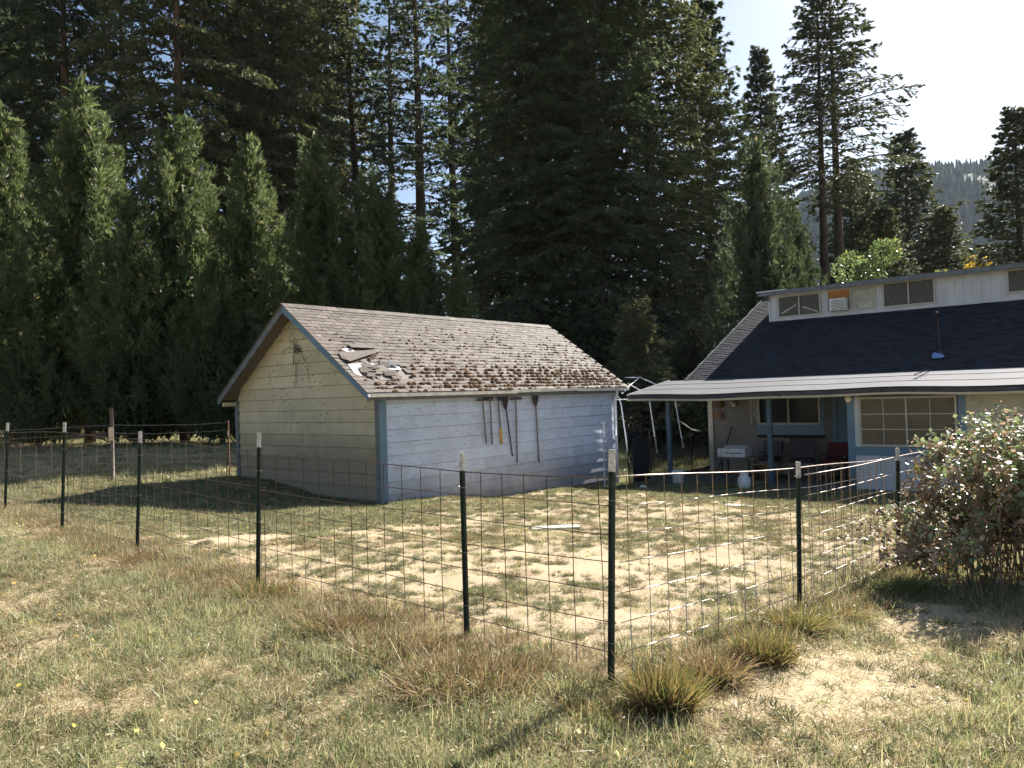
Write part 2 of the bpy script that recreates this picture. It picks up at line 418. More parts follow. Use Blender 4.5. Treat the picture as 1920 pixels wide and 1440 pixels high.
# ------------------------------------------------------------------ blade geometry
def norm(a): return a/np.maximum(np.linalg.norm(a, axis=-1, keepdims=True), 1e-9)
def diamonds(P, D, L, W, S=None, bend=None):
    """one rhomb per element: base P, direction D, length L, width W"""
    n = len(P); D = norm(D)
    if S is None:
        S = RS.normal(size=(n, 3))
    S = norm(np.cross(D, S))
    L = np.asarray(L).reshape(-1, 1)*np.ones((n, 1)); W = np.asarray(W).reshape(-1, 1)*np.ones((n, 1))
    mid = P + D*L*.45; tip = P + D*L
    if bend is not None: tip = tip + bend
    V = np.stack([P, mid+S*W/2, tip, mid-S*W/2], 1).reshape(-1, 3)
    return V, np.arange(4*n).reshape(-1, 4)
def blades(P, D, L, W, droop, seg=3):
    """curved tapering grass blades: seg quads"""
    n = len(P); D = norm(D); side = norm(np.cross(D, RS.normal(size=(n, 3))))
    L = np.asarray(L).reshape(-1, 1); W = np.asarray(W).reshape(-1, 1); droop = np.asarray(droop).reshape(-1, 1)
    rows = []
    for i in range(seg+1):
        t = i/seg
        c = P + D*L*t; c = c + np.array([0, 0, -1.0])*(droop*L*t*t)
        w = W*(1-t)**.7*.5 + W*.04
        rows += [c-side*w, c+side*w]
    V = np.stack(rows, 1).reshape(-1, 3)
    k = 2*(seg+1)
    base = (np.arange(n)*k)[:, None, None]
    q = np.array([[2*i, 2*i+1, 2*i+3, 2*i+2] for i in range(seg)])[None]
    return V, (base+q).reshape(-1, 4)

# ------------------------------------------------------------------ garage
TH = math.atan2(.768, .64)
GU = np.array([math.cos(TH), math.sin(TH)]); GV = np.array([-GU[1], GU[0]])
GO = np.array([-2.55, 14.5])
GL, GW, GE, GR = 8.35, 5.0, 1.86, 3.76      # length, width, eave height, ridge height
def hit_y(o, px, py, yy=0.0):
    d = pray(px, py); t = (float(np.dot(o, GV))+yy)/float(np.dot(d[:2], GV)); P = np.array([0, 0, CAMH])+t*d
    return float(np.dot(P[:2]-o, GU)), float(P[2])
def hit_x(o, px, py, xx=0.0):
    d = pray(px, py); t = (float(np.dot(o, GU))+xx)/float(np.dot(d[:2], GU)); P = np.array([0, 0, CAMH])+t*d
    return float(np.dot(P[:2]-o, GV)), float(P[2])
garage = thing('garage', 'old white clapboard garage with a mossy brown shingle roof', 'garage', (GO[0], GO[1], 0), TH)
OVG, OVE = .4, .16
half = GW/2 + OVE
slope = (GR-GE)/half
def roof_z(y): return GE + slope*(min(y, GW-y)+OVE)
MB().box(.03, GL-.03, .03, GW-.03, -1.3, 1.80).build('wall_core', MT['dark'], garage)
MB().prism([(.03, 1.8), (GW-.03, 1.8), (GW/2, roof_z(GW/2)-.12)], 0, .03, GL-.03).build('gable_core', MT['dark'], garage)
MB().box(-.005, GL+.005, -.005, GW+.005, -1.35, -.62).build('foundation', MT['concrete'], garage)
EX = .25
# long wall boards (face y=0, towards -y)
z = -.62; i = 0
while z < 1.86:
    z1 = min(z+EX, 1.88)
    cuts = [0.10]; x = .1 + rnd.uniform(1.6, 3.8)
    while x < GL-1.2: cuts.append(x); x += rnd.uniform(2.4, 4.2)
    cuts.append(GL-.02)
    for a, b_ in zip(cuts[:-1], cuts[1:]):
        j = rnd.uniform(-.004, .004)
        MB().prism([(0.02, z), (-.034, z+j*.5), (-.034, z+.012), (-.012, z1-.006), (.02, z1-.006)], 0, a+.003, b_-.003).build('siding_board', MT['wall_white'], garage)
    z = z1 if z1 < 1.86 else 9
# gable boards (face x=0 towards -x), trimmed to the rake
z = -.46; i = 0
def half_at(zz):  # y-range inside the gable at height zz
    if zz <= 1.84: return .06, GW-.06
    k = (zz-GE)/slope - OVE + .05
    return max(.06, k), min(GW-.06, GW-k)
while z < GR-.35:
    z1 = z+EX
    y0, y1 = half_at(z); y0b, y1b = half_at(min(z1+.012, GR-.12))
    cuts = [0.0, 1.0]
    if y1-y0 > 2.8: cuts = [0.0, rnd.uniform(.3, .7), 1.0]
    for a, b_ in zip(cuts[:-1], cuts[1:]):
        def L_(f): return y0+(y1-y0)*f + (.002 if f == a and a > 0 else 0) - (.002 if f == b_ and b_ < 1 else 0)
        ya, yb = L_(a), L_(b_)
        ta = y0b if a == 0 else ya; tb = y1b if b_ == 1 else yb
        zt = min(z1-.006, GR-.12)
        MB().add([(.02, ya, z), (-.034, ya, z), (-.034, ya, z+.012), (-.012, ta, zt), (.02, ta, zt),
                  (.02, yb, z), (-.034, yb, z), (-.034, yb, z+.012), (-.012, tb, zt), (.02, tb, zt)],
                 [(0,1,2,3,4), (9,8,7,6,5), (0,5,6,1), (1,6,7,2), (2,7,8,3), (3,8,9,4), (4,9,5,0)]).build('siding_board', MT['wall_cream'], garage)
    z = z1
# corner boards
MB().box(-.045, -.002, -.055, .075, -.75, 1.84).build('corner_board', MT['grey_trim'], garage, label='grey near corner board on the gable side')
MB().box(-.045, .13, -.062, -.057, -.75, 1.84).box(.0, .13, -.056, -.036, -.75, 1.84).build('corner_board', MT['blue_trim'], garage, label='faded blue near corner board')
MB().box(-.05, .0, GW-.09, GW+.04, -.4, 1.80).build('corner_board', MT['grey_trim'], garage)
MB().box(GL-.1, GL+.03, -.05, -.036, -1.2, 1.84).build('corner_board', MT['wall_white'], garage)
# bevelled end wall hidden side boards
MB().box(GL, GL+.02, 0, GW, -1.2, 1.9).prism([(0, 1.9), (GW, 1.9), (GW/2, GR-.1)], 0, GL, GL+.02).build('back_wall', MT['wall_white'], garage)
# rake fascia, soffit
for s in (0, 1):
    ye = -OVE if s == 0 else GW+OVE; ym = GW/2
    for xx, nm in ((-OVG, 'rake_board'), (GL+OVG-.12, 'rake_board')):
        MB().add([(xx, ye, GE-.15), (xx+.03, ye, GE-.15), (xx+.03, ye, GE-.005), (xx, ye, GE-.005), (xx, ym, GR-.17), (xx+.03, ym, GR-.17), (xx+.03, ym, GR-.01), (xx, ym, GR-.01)],
                 [(0,1,2,3), (7,6,5,4), (0,4,5,1), (1,5,6,2), (2,6,7,3), (3,7,4,0)]).build(nm, MT['blue_trim'] if s == 0 else MT['grey_trim'], garage)
    MB().add([(-OVG+.031, ye, GE-.045), (GL+OVG-.13, ye, GE-.045), (GL+OVG-.13, ym, GR-.055), (-OVG+.031, ym, GR-.055),
              (-OVG+.031, ye, GE-.018), (GL+OVG-.13, ye, GE-.018), (GL+OVG-.13, ym, GR-.028), (-OVG+.031, ym, GR-.028)],
             [(0,3,2,1), (4,5,6,7), (0,1,5,4), (1,2,6,5), (2,3,7,6), (3,0,4,7)]).build('roof_deck', MT['old_wood'], garage)
MB().box(-OVG+.032, GL+OVG-.13, -OVE+.002, -OVE+.03, GE-.16, GE-.03).build('eave_board', MT['grey_trim'], garage)
MB().beam((-OVG+.05, GW+.02, 1.72), (0, GW+.02, 1.72), .07, .09).build('lookout_block', MT['wall_cream'], garage)
# shingles on the seen slope
SL = math.hypot(half, GR-GE); ang = math.atan(slope)
tabw, expo = .30, .133
tabm = []
for k in range(4):
    w = tabw-.012; a = rnd.uniform(-.004, .004); b_ = rnd.uniform(-.004, .004)
    m_ = MB(); th = .012
    vs = [(0, 0+a, 0), (w, 0+b_, 0), (w, .2, -.006), (0, .2, -.006), (0, a, th), (w, b_, th), (w, .2, .002), (0, .2, .002)]
    m_.add(vs, [(0,3,2,1), (4,5,6,7), (0,1,5,4), (1,2,6,5), (2,3,7,6), (3,0,4,7)])
    tabm.append(m_)
tab_mesh = [m_.mesh('shingle', MT['shingle']) for m_ in tabm]
def slope_pt(x, s, h=0.0):   # local garage point at distance s up the near slope
    return Vector((x, -OVE + s*math.cos(ang) - h*math.sin(ang), GE + s*math.sin(ang) + h*math.cos(ang)))
def in_tear(x, s):
    return ((x+.45-(s)*.15) > 0.30 and x < 1.15-.35*abs(s-.7) and .34 < s < .98 and fbm(x*3, s*4, 77, 2) > .34)
tabs = []
r = 0; s = -.03
while s < SL-.12:
    x = -OVG-.02 + (0 if r % 2 else -.15)
    while x < GL+OVG+.02:
        if not in_tear(x+.15, s+.07):
            x0 = max(x, -OVG-.02)
            tabs.append((x0, s, r, x))
        x += tabw
    s += expo; r += 1
tabs.sort(key=lambda t: (GO[0]+GU[0]*t[0])**2*0 + t[0]*1.0 + t[1]*.35)
rest = MB()
roofrot = (ang, 0, 0)
for k, (x, s, r, xr) in enumerate(tabs):
    lift = rnd.choice([0, 0, 0, 0, .004, .008, .014]) if s < 2 else rnd.choice([0, 0, .004])
    ro = rnd.uniform(-.018, .018)
    p = slope_pt(x, s+rnd.uniform(-.006, .006), .004)
    cut = 1.0 if xr >= x-1e-6 and x+tabw <= GL+OVG+.05 else .5
    if k < 300:
        o = link('shingle', tab_mesh[k % 4], garage, p, (ang-lift*5, 0, ro), (cut, 1, 1))
    else:
        Mx = Matrix.Translation(p) @ Matrix.Rotation(ro, 4, 'Z') @ Matrix.Rotation(ang-lift*5, 4, 'X')
        rest.add([Mx @ Vector((q[0]*cut, q[1], q[2])) for q in tabm[k % 4].v], tabm[k % 4].f)
rest.build('shingles', MT['shingle'], garage, kind='stuff')
# far slope shingle layer and ridge caps
MB().add([(-OVG-.02, GW+OVE+.03, GE-.02), (GL+OVG+.02, GW+OVE+.03, GE-.02), (GL+OVG+.02, GW/2, GR+.012), (-OVG-.02, GW/2, GR+.012),
          (-OVG-.02, GW+OVE+.03, GE-.034), (GL+OVG+.02, GW+OVE+.03, GE-.034), (GL+OVG+.02, GW/2, GR-.002), (-OVG-.02, GW/2, GR-.002)],
         [(0,1,2,3), (7,6,5,4), (0,4,5,1), (1,5,6,2), (2,6,7,3), (3,7,4,0)]).build('far_roof_slope', MT['shingle'], garage)
x = -OVG-.03
capm = MB().add([(0, -.13, -.13*slope), (0, 0, 0), (0, .13, -.13*slope), (.30, -.13, -.13*slope+.006), (.30, 0, .008), (.30, .13, -.13*slope+.006),
                 (0, -.13, -.13*slope+.012), (0, 0, .015), (0, .13, -.13*slope+.012), (.30, -.13, -.13*slope+.016), (.30, 0, .02), (.30, .13, -.13*slope+.016)],
                [(0,1,4,3), (1,2,5,4), (6,9,10,7), (7,10,11,8), (0,6,7,1), (1,7,8,2), (3,4,10,9), (4,5,11,10), (0,3,9,6), (2,8,11,5)]).mesh('ridge_shingle', MT['shingle'])
while x < GL+OVG-.1:
    link('ridge_shingle', capm, garage, (x, GW/2, GR+.016+rnd.uniform(-.004, .006)), (0, 0, rnd.uniform(-.02, .02))); x += .27
# tear: underlay, loose sheets
def sheet(name, pts, h, mat, thick=.008, lab=None):
    """polygon on the slope: pts (x, s, lift)"""
    mb = MB(); n = len(pts)
    up = [slope_pt(x, s, h+l+thick) for x, s, l in pts]; dn = [slope_pt(x, s, h+l) for x, s, l in pts]
    mb.add(up+dn, [tuple(range(n)), tuple(range(2*n-1, n-1, -1))]+[(i, i+n, (i+1) % n+n, (i+1) % n) for i in range(n)])
    return mb.build(name, mat, garage, label=lab)
def slope_hit(px, py):
    d = pray(px, py)
    # plane through slope_pt(0,0) with world axes
    nl = Vector((0, -math.sin(ang), math.cos(ang)))
    Rm = Matrix.Rotation(TH, 3, 'Z'); nw = Rm @ nl
    p0 = Rm @ slope_pt(0, 0) + Vector((GO[0], GO[1], 0)); c = Vector((0, 0, CAMH)); dv = Vector(d)
    t = (p0-c).dot(nw)/dv.dot(nw); P = Rm.transposed() @ (c+dv*t-Vector((GO[0], GO[1], 0)))
    return P.x, (P.y+OVE)/math.cos(ang)
def px_sheet(name, pp, h, mat, lifts=None, lab=None):
    pts = []
    for i, q in enumerate(pp):
        x, s = slope_hit(*q); pts.append((x, s, (lifts[i] if lifts else 0)))
    return sheet(name, pts, h, mat, lab=lab)
z1p = lambda a, b: (380+a/3.272, 540+b/3.272)
px_sheet('underlay', [z1p(820, 420), z1p(870, 365), z1p(1090, 400), z1p(1180, 490), z1p(1100, 530), z1p(990, 580)], .0, MT['old_wood'], lab='bare roof deck in the torn patch')
px_sheet('underlay_scrap', [z1p(850, 378), z1p(905, 374), z1p(930, 392), z1p(880, 396)], .012, MT['underlay'])
px_sheet('underlay_scrap', [z1p(890, 472), z1p(1040, 466), z1p(1060, 488), z1p(950, 500), z1p(975, 545), z1p(930, 530)], .012, MT['underlay'])
px_sheet('underlay_scrap', [z1p(1090, 478), z1p(1205, 488), z1p(1215, 505), z1p(1110, 508), z1p(1070, 492)], .012, MT['underlay'])
px_sheet('loose_shingle_strip', [z1p(830, 405), z1p(1085, 388), z1p(1090, 402), z1p(900, 468), z1p(850, 440)], .028, MT['shingle'], [0, .02, .03, .04, .0])
px_sheet('loose_shingle_strip', [z1p(885, 352), z1p(1050, 358), z1p(1060, 384), z1p(905, 380)], .03, MT['shingle'], [0, 0, .02, .03])
px_sheet('loose_shingle_strip', [z1p(1080, 452), z1p(1180, 466), z1p(1208, 494), z1p(1100, 488)], .03, MT['porch_roof'], [.0, .02, .05, .02])
for k in range(26):
    xx_, ss_ = rnd.uniform(-.25, 1.0), rnd.uniform(.32, 1.0)
    if not in_tear(xx_, ss_): continue
    link('loose_shingle', tab_mesh[k % 4], garage, slope_pt(xx_-.1, ss_-.05, rnd.uniform(.008, .03)), (ang+rnd.uniform(-.16, .10), rnd.uniform(-.07, .07), rnd.uniform(-.5, .5)), (rnd.uniform(.55, 1.1), rnd.uniform(.7, 1.1), 1))
px_sheet('curled_shingle', [z1p(1010, 440), z1p(1045, 424), z1p(1060, 436), z1p(1040, 458)], .03, MT['moss'], [.0, .06, .09, .03])
# moss lumps
P = []; n = 3600
lump = MB().lathe([(.35, 0), (1, .12), (.85, .6), (.35, .95)], n=6)
lv = np.array(lump.v); allv = []; allf = []; c = 0
for k in range(n):
    x = RS.uniform(-.2, GL+OVG); s = RS.beta(1.1, 2.0)*SL*.95
    dens = (.22 + .62*max(0, 1-s/1.7)*(.45+.55*min(1, x/4)) + .34*(x > 2.5)*(s < 2.6))*(.35+1.1*float(fbm(x*1.3, s*1.3, 55, 3)))
    if RS.rand() > dens or in_tear(x, s): continue
    sr = round(s/expo)*expo-.01
    sz = RS.uniform(.3, 1.0)**1.8*.044*(1.4 if s < .9 else .85)
    v = lv*np.array([sz*RS.uniform(.9, 2.0), sz*RS.uniform(.7, 1.1), sz*.8])*RS.uniform(.75, 1.25, size=(len(lv), 1))
    p = slope_pt(x, sr, .010)
    a = ang; vy = v[:, 1]*math.cos(a)-v[:, 2]*math.sin(a); vz = v[:, 1]*math.sin(a)+v[:, 2]*math.cos(a)
    allv.append(np.stack([v[:, 0]+p.x, vy+p.y, vz+p.z], 1))
    allf += [tuple(i+c for i in f) for f in lump.f]; c += len(lv)
mm = bpy.data.meshes.new('moss'); mm.from_pydata(np.concatenate(allv).tolist(), [], allf); mm.materials.append(MT['moss'])
link('moss', mm, garage, kind='stuff')
# gutters: three lengths, the middle one sagging forward
def gutter(x0, x1, dz0, dz1, dy, nm='gutter', lab=None):
    mb = MB(); prof = [(0, 0), (-.012, -.055), (-.07, -.062), (-.092, -.02), (-.098, .004), (-.09, .004), (-.084, -.018), (-.066, -.052), (-.018, -.046), (-.008, 0)]
    n = len(prof)
    vs = [(x0, -OVE-.004+dy+p[0], GE-.035+dz0+p[1]) for p in prof]+[(x1, -OVE-.004+dy+p[0], GE-.035+dz1+p[1]) for p in prof]
    mb.add(vs, [tuple(range(n)), tuple(range(2*n-1, n-1, -1))]+[(i, i+n, (i+1) % n+n, (i+1) % n) for i in range(n)])
    return mb.build(nm, MT['gutter'], garage, label=lab)
gutter(-OVG, 3.9, .0, .0, 0)
gutter(3.75, 6.4, .018, .03, -.012, lab='middle gutter length hung slightly forward')
gutter(6.38, GL+OVG, .012, .0, 0)
MB().tube([(GL-.16, -.2, GE-.1), (GL-.16, -.19, 1.62), (GL-.16, -.10, 1.5), (GL-.16, -.09, .55)], .035, 8).build('downspout', MT['gutter'], garage, True)

def gp(x, y, z):  # garage local -> world
    q = GO + x*GU + y*GV; return np.array([q[0], q[1], z])
# dead vine near the gable peak
vine = thing('dead_vine', 'dry brown vine tendrils clinging below the garage gable peak', 'vine', tuple(gp(-.06, GW/2, 0)), TH)
mb = MB()
for k in range(11):
    y = RS.uniform(-.35, .3); zz = RS.uniform(2.5, 3.15); a = RS.uniform(0, 6.28); pts = [(0, y, zz)]
    for q in range(6):
        a += RS.normal()*.6; y += math.cos(a)*.09; zz += math.sin(a)*.11; pts.append((-.01-RS.rand()*.03, y, zz))
    mb.tube(pts, .006, 4)
mb.build('stem', MT['branch'], vine)
bt = RS.normal(size=(90, 3))*np.array([.01, .07, .05])+np.array([-.02, -.02, 2.82])
Vd, Fd = diamonds(bt, RS.normal(size=(90, 3)), .06, .012)
link('dry_tuft', mesh_np('dry_tuft', Vd, Fd, 4, MT['branch']), vine)

# hanging garden tools on the long wall
def tool(label, name, px, topy, boty, botpx, head, mat='old_wood', cat='garden tool', grip=None):
    x0, z0 = hit_y(GO, px, topy, -.09); x1, z1 = hit_y(GO, botpx, boty, -.07)
    b = gp(x0, -.09, 0)
    t = thing(name, label, cat, (b[0], b[1], z0), TH, 'tools hanging on the garage wall')
    dx = x1-x0; dz = z1-z0
    MB().tube([(0, 0, 0), (dx*.5, .01, dz*.5), (dx, .02, dz)], .017, 7).build('handle', MT[mat], t, True)
    if grip: MB().tube([(dx*.63, .012, dz*.63), (dx, .02, dz-.005)], .027, 8).build('grip', MT['orange_handle'], t, True)
    mb = MB()
    if head == 'rake':
        mb.box(-.2, .2, -.012, .012, -.02, .02)
        for q in range(11): mb.tube([(-.19+q*.038, 0, 0), (-.19+q*.038, -.02, .05), (-.19+q*.038, -.05, .08)], .005, 4)
    elif head == 'fork':
        mb.box(-.1, .1, -.01, .01, -.02, .01)
        for q in range(4): mb.tube([(-.09+q*.06, 0, 0), (-.09+q*.06, -.03, .15)], .008, 4)
    elif head == 'hoe':
        mb.tube([(0, 0, -.02), (0, -.03, .08)], .009, 5); mb.add([(-.09, -.03, .08), (.09, -.03, .08), (.08, -.06, -.02), (-.08, -.06, -.02), (-.09, -.036, .08), (.09, -.036, .08), (.08, -.066, -.02), (-.08, -.066, -.02)],
               [(0,1,2,3), (7,6,5,4), (0,4,5,1), (1,5,6,2), (2,6,7,3), (3,7,4,0)])
    elif head == 'spade':
        mb.prism([(-.03, -.12), (.03, -.12), (.1, .02), (.115, .16), (0, .22), (-.115, .16), (-.1, .02)], 1, -.012, .0)
    elif head == 'broom':
        mb.prism([(-.02, -.18), (.02, -.18), (.075, .0), (.11, .14), (-.11, .14), (-.075, .0)], 1, -.03, .012)
    mb.build({'rake': 'rake_head', 'fork': 'fork_head', 'hoe': 'hoe_blade', 'spade': 'spade_blade', 'broom': 'bristles'}[head], MT['iron'], t)
tool('leftmost garden rake with a thin grey handle hung on the garage wall', 'garden_rake', 905, 750, 832, 912, 'rake')
tool('thin garden fork second from left hung on the garage wall', 'garden_fork', 919, 750, 834, 923, 'fork')
tool('hanging hoe with an orange grip at the end of its handle', 'garden_hoe', 934, 750, 833, 941, 'hoe', grip=True)
tool('worn broom with wedge head and slanting black handle on the garage wall', 'broom', 947, 752, 855, 961, 'broom', 'iron')
tool('long wide-headed rake to the right of the broom on the garage wall', 'garden_rake', 967, 748, 868, 970, 'rake')
tool('long spade hanging alone with its blade up, rightmost garage tool', 'garden_spade', 1004, 752, 868, 1011, 'spade')
x0, z0 = hit_y(GO, 903, 742, -.05); x1, z1 = hit_y(GO, 1020, 745, -.05)
rk = thing('tool_rack', 'dark hanging rail with hooks under the garage gutter', 'rack', tuple(gp(x0, -.06, z0+.02)), TH)
MB().box(-.08, x1-x0+.05, -.012, .02, -.03, .03).build('rail', MT['iron'], rk)
for q in range(7): MB().tube([(.05+q*(x1-x0)/6.5, -.012, 0), (.05+q*(x1-x0)/6.5, -.06, -.02), (.05+q*(x1-x0)/6.5, -.07, .02)], .006, 4).build('hook', MT['iron'], rk)
MB().box(.02, .35, -.03, -.014, -.10, .05).box(.5, .78, -.03, -.014, -.09, .05).build('flat_blade', MT['iron'], rk)

# pale pipe leaning on the wall
xb, zb = hit_y(GO, 1134, 918, -.25); xt, zt = hit_y(GO, 1130, 790, -.10)
pp = thing('bent_pipe', 'pale metal pipe with a hooked top leaning at the garage right end', 'pipe', tuple(gp(xb, -.25, zb-.05)), TH)
MB().tube([(0, 0, 0), ((xt-xb), .14, zt-zb), ((xt-xb)-.03, .14, zt-zb+.05), ((xt-xb)-.10, .14, zt-zb+.06), ((xt-xb)-.18, .12, zt-zb-.03)], .022, 7).build('pipe', MT['white_pipe'], pp, True)

# ------------------------------------------------------------------ house
HO = np.array([4.21, 20.62]); GZ = -.72
house = thing('house', 'low house with dark shingle roof, long dormer and covered porch', 'house', (HO[0], HO[1], 0), TH)
def hp(x, y, z): q = HO + x*GU + y*GV; return np.array([q[0], q[1], z])
YR = -13.0     # right end (towards the camera side)
# porch slab
MB().box(-.25, 2.25, YR, .8, -1.1, -.68).build('porch_slab', MT['concrete'], house)
# back wall of the porch with narrow boards
def wall_boards(x, y0, y1, z0, z1, ex, mat, openings=(), name='siding_board', th=.02):
    z = z0
    while z < z1-1e-3:
        zt = min(z+ex, z1); segs = [(y0, y1)]
        for (a, b_, c, d) in openings:
            if zt > c+.01 and z < d-.01:
                ns = []
                for s0, s1 in segs:
                    if b_ <= s0 or a >= s1: ns.append((s0, s1)); continue
                    if a > s0: ns.append((s0, a))
                    if b_ < s1: ns.append((b_, s1))
                segs = ns
        for s0, s1 in segs:
            if s1-s0 > .03:
                MB().prism([(x+.01, z), (x-th, z), (x-th, z+.008), (x-th*.35, zt+.006), (x+.01, zt+.006)], 1, s0, s1).build(name, mat, house)
        z = zt
BW = 2.2
MB().box(BW+.012, BW+.2, YR, -.12, -1.0, 2.0).build('wall_core', MT['dark'], house)
wy0, wz0 = hit_x(HO, 1540, 797, BW); wy1, wz1 = hit_x(HO, 1421, 745, BW); wz1 = 1.45
wz0 = hit_x(HO, 1480, 796, BW)[1]
wall_boards(BW, -3.62, -.25, -.68, 1.75, .125, MT['house_boards'], [(wy0-.1, wy1+.06, wz0-.28, wz1+.12)])
MB().box(BW-.05, BW+.01, -.26, -.12, -.68, 1.75).build('corner_board', MT['window_frame'], house, label='pale corner board at the left end of the porch wall')
def window(parent, x, y0, y1, z0, z1, cols, rows=1, glass='glass', fw=.05, backing=None, thickm=None, fm='window_frame', label=None):
    """frame in plane x facing -x; cols = list of relative widths"""
    fr = MB(); fr.box(x-.045, x+.02, y0, y1, z1-fw, z1).box(x-.045, x+.02, y0, y1, z0, z0+fw)
    fr.box(x-.045, x+.02, y0, y0+fw, z0+fw, z1-fw).box(x-.045, x+.02, y1-fw, y1, z0+fw, z1-fw)
    w = link('window', fr.mesh('window', MT[fm]), parent, label=label)
    n = cols; iw = (y1-y0-2*fw)/n; ih = (z1-z0-2*fw)/rows
    for k in range(1, n):
        t = fw*(.8 if (thickm is None or k in thickm) else .35)
        MB().box(x-.04, x+.005, y0+fw+k*iw-t/2, y0+fw+k*iw+t/2, z0+fw+.002, z1-fw-.002).build('mullion', MT[fm], w)
    for r_ in range(1, rows):
        MB().box(x-.038, x+.004, y0+fw+.002, y1-fw-.002, z0+fw+r_*ih-.012, z0+fw+r_*ih+.012).build('glazing_bar', MT[fm], w)
    for k in range(n):
        for r_ in range(rows):
            MB().box(x-.01, x-.004, y0+fw+k*iw+.01, y0+fw+(k+1)*iw-.01, z0+fw+r_*ih+.01, z0+fw+(r_+1)*ih-.01).build('pane', MT[glass], w)
    return w
w = window(house, BW-.02, wy0, wy1, wz0, wz1, 2, glass='glass', label='porch window with dark left pane and curtained right pane')
MB().box(BW+.02, BW+.025, wy0+.05, (wy0+wy1)/2+.02, wz0+.05, wz1-.05).build('curtain', MT['curtain'], w)
MB().box(BW-.03, BW+.0, wy0-.1, wy1+.06, wz0-.28, wz0-.002).box(BW-.03, BW, wy0-.1, wy0-.002, wz0, wz1+.1).box(BW-.03, BW, wy1+.002, wy1+.06, wz0, wz1+.1).box(BW-.03, BW, wy0-.1, wy1+.06, wz1+.002, wz1+.12).build('window_trim', MT['blue_trim'], house)
# recessed door
MB().box(BW-.05, BW, -3.72, -3.62, -.68, 1.6).box(BW-.05, BW, -4.56, -4.49, -.68, 1.6).box(BW-.05, BW, -4.49, -3.72, 1.42, 1.6).build('door_frame', MT['blue_trim'], house)
dr = MB().box(BW-.03, BW+.01, -4.48, -3.73, -.66, 1.41).build('door', MT['blue_trim'], house, label='dark blue-grey door in the porch corner')
MB().lathe([(.012, 0), (.03, .02), (.03, .05), (.01, .06)], (BW-.09, -4.38, .32), 8).build('handle', MT['gutter'], dr)
# front bay wall flush with the porch posts
BX = .05
MB().box(BX+.012, BW, YR, -4.64, -1.0, 1.62).build('bay_core', MT['dark'], house)
b0, bz1 = hit_x(HO, 1594, 742, BX); b1 = hit_x(HO, 1805, 742, BX)[0]
wl = -4.80; wr = -6.82; wzt = 1.42; wzb = hit_x(HO, 1700, 838, BX)[1]
MB().box(BX-.04, BX+.01, -4.76, -4.60, -.72, 1.6).build('corner_board', MT['blue_trim'], house, label='blue board left of the big gridded window')
MB().box(BX-.04, BX+.01, -7.0, -6.86, -.05, 1.6).build('window_trim', MT['blue_trim'], house)
MB().box(BX-.04, BX+.01, -6.86, -4.76, wzt+.01, 1.6).build('window_trim', MT['blue_trim'], house)
MB().box(BX-.06, BX+.01, -6.86, -4.76, wzb-.2, wzb-.01).build('window_sill', MT['blue_trim'], house)
w = window(house, BX-.01, -6.84, -4.86, wzb, wzt, 4, 3, 'glass', .045, thickm=(2,), fm='window_frame', label='large twelve-pane window with tan blinds beside the bramble bush')
mb = MB(); z = wzb+.03
while z < wzt-.05:
    mb.add([(BX+.009, -6.80, z), (BX+.009, -4.90, z), (BX+.003, -4.90, z+.028), (BX+.003, -6.80, z+.028)], [(0, 1, 2, 3)]); z += .03
mb.build('blind', MT['blind'], w)
MB().box(BX-.03, BX+.01, -4.86, -4.76, wzb-.01, wzt+.01).build('window_trim', MT['dormer_white'], house)
zz0 = -.72; zz1 = wzb-.2
for k in range(4):
    ya = -4.76-k*.525
    MB().box(BX-.025, BX+.01, ya-.515, ya, zz0, zz1-.005).build('wall_panel', MT['dormer_white'], house)
wall_boards(BX, YR, -7.0, -.72, 1.6, .25, MT['house_cream'])
wall_boards(BX, -7.0, -6.86, -.72, -.05, .25, MT['house_cream'])
# porch beam, fascia, gutter
MB().box(-.06, .05, YR, .95, 1.44, 1.58).build('porch_beam', MT['fascia_dark'], house)
EY0, EY1 = 1.02, YR-.3
ez = 1.60
mb = MB(); ys = np.linspace(EY0, EY1, 28)
def sag(y): return .018*math.sin(y*.9)+.012*math.sin(y*2.1+1)
def roof_strip(x0, z0, x1, z1, thick, mat, name, seg=ys, sg=True, k0=1.0, k1=0.0):
    mb = MB()
    for a, b_ in zip(seg[:-1], seg[1:]):
        sa, sb = sag(a), sag(b_)
        mb.add([(x0, a, z0+sa*k0), (x0, b_, z0+sb*k0), (x1, b_, z1+sb*k1), (x1, a, z1+sa*k1), (x0, a, z0+sa*k0-thick), (x0, b_, z0+sb*k0-thick), (x1, b_, z1+sb*k1-thick), (x1, a, z1+sa*k1-thick)],
               [(0,1,2,3), (7,6,5,4), (0,4,5,1), (1,5,6,2), (2,6,7,3), (3,7,4,0)])
    return mb.build(name, mat, house)
PX0, PX1, PZ1 = -.38, 2.05, 1.99
for k in range(3):   # overlapping courses of roll roofing
    f0, f1 = k/3, (k+1)/3+.02
    roof_strip(PX0+(PX1-PX0)*f0, ez+.015+(PZ1-ez)*f0+.010, PX0+(PX1-PX0)*min(f1, 1), ez+.015+(PZ1-ez)*min(f1, 1), .008, MT['porch_roof'], 'roofing_sheet', k0=1-f0, k1=1-min(f1, 1))
roof_strip(PX0+.02, ez-.012, PX1, PZ1-.02, .02, MT['old_wood'], 'porch_roof_deck')
roof_strip(PX0+.0, ez-.005, PX0+.028, ez-.005, .13, MT['fascia_dark'], 'fascia', k1=1.0)
mb = MB()
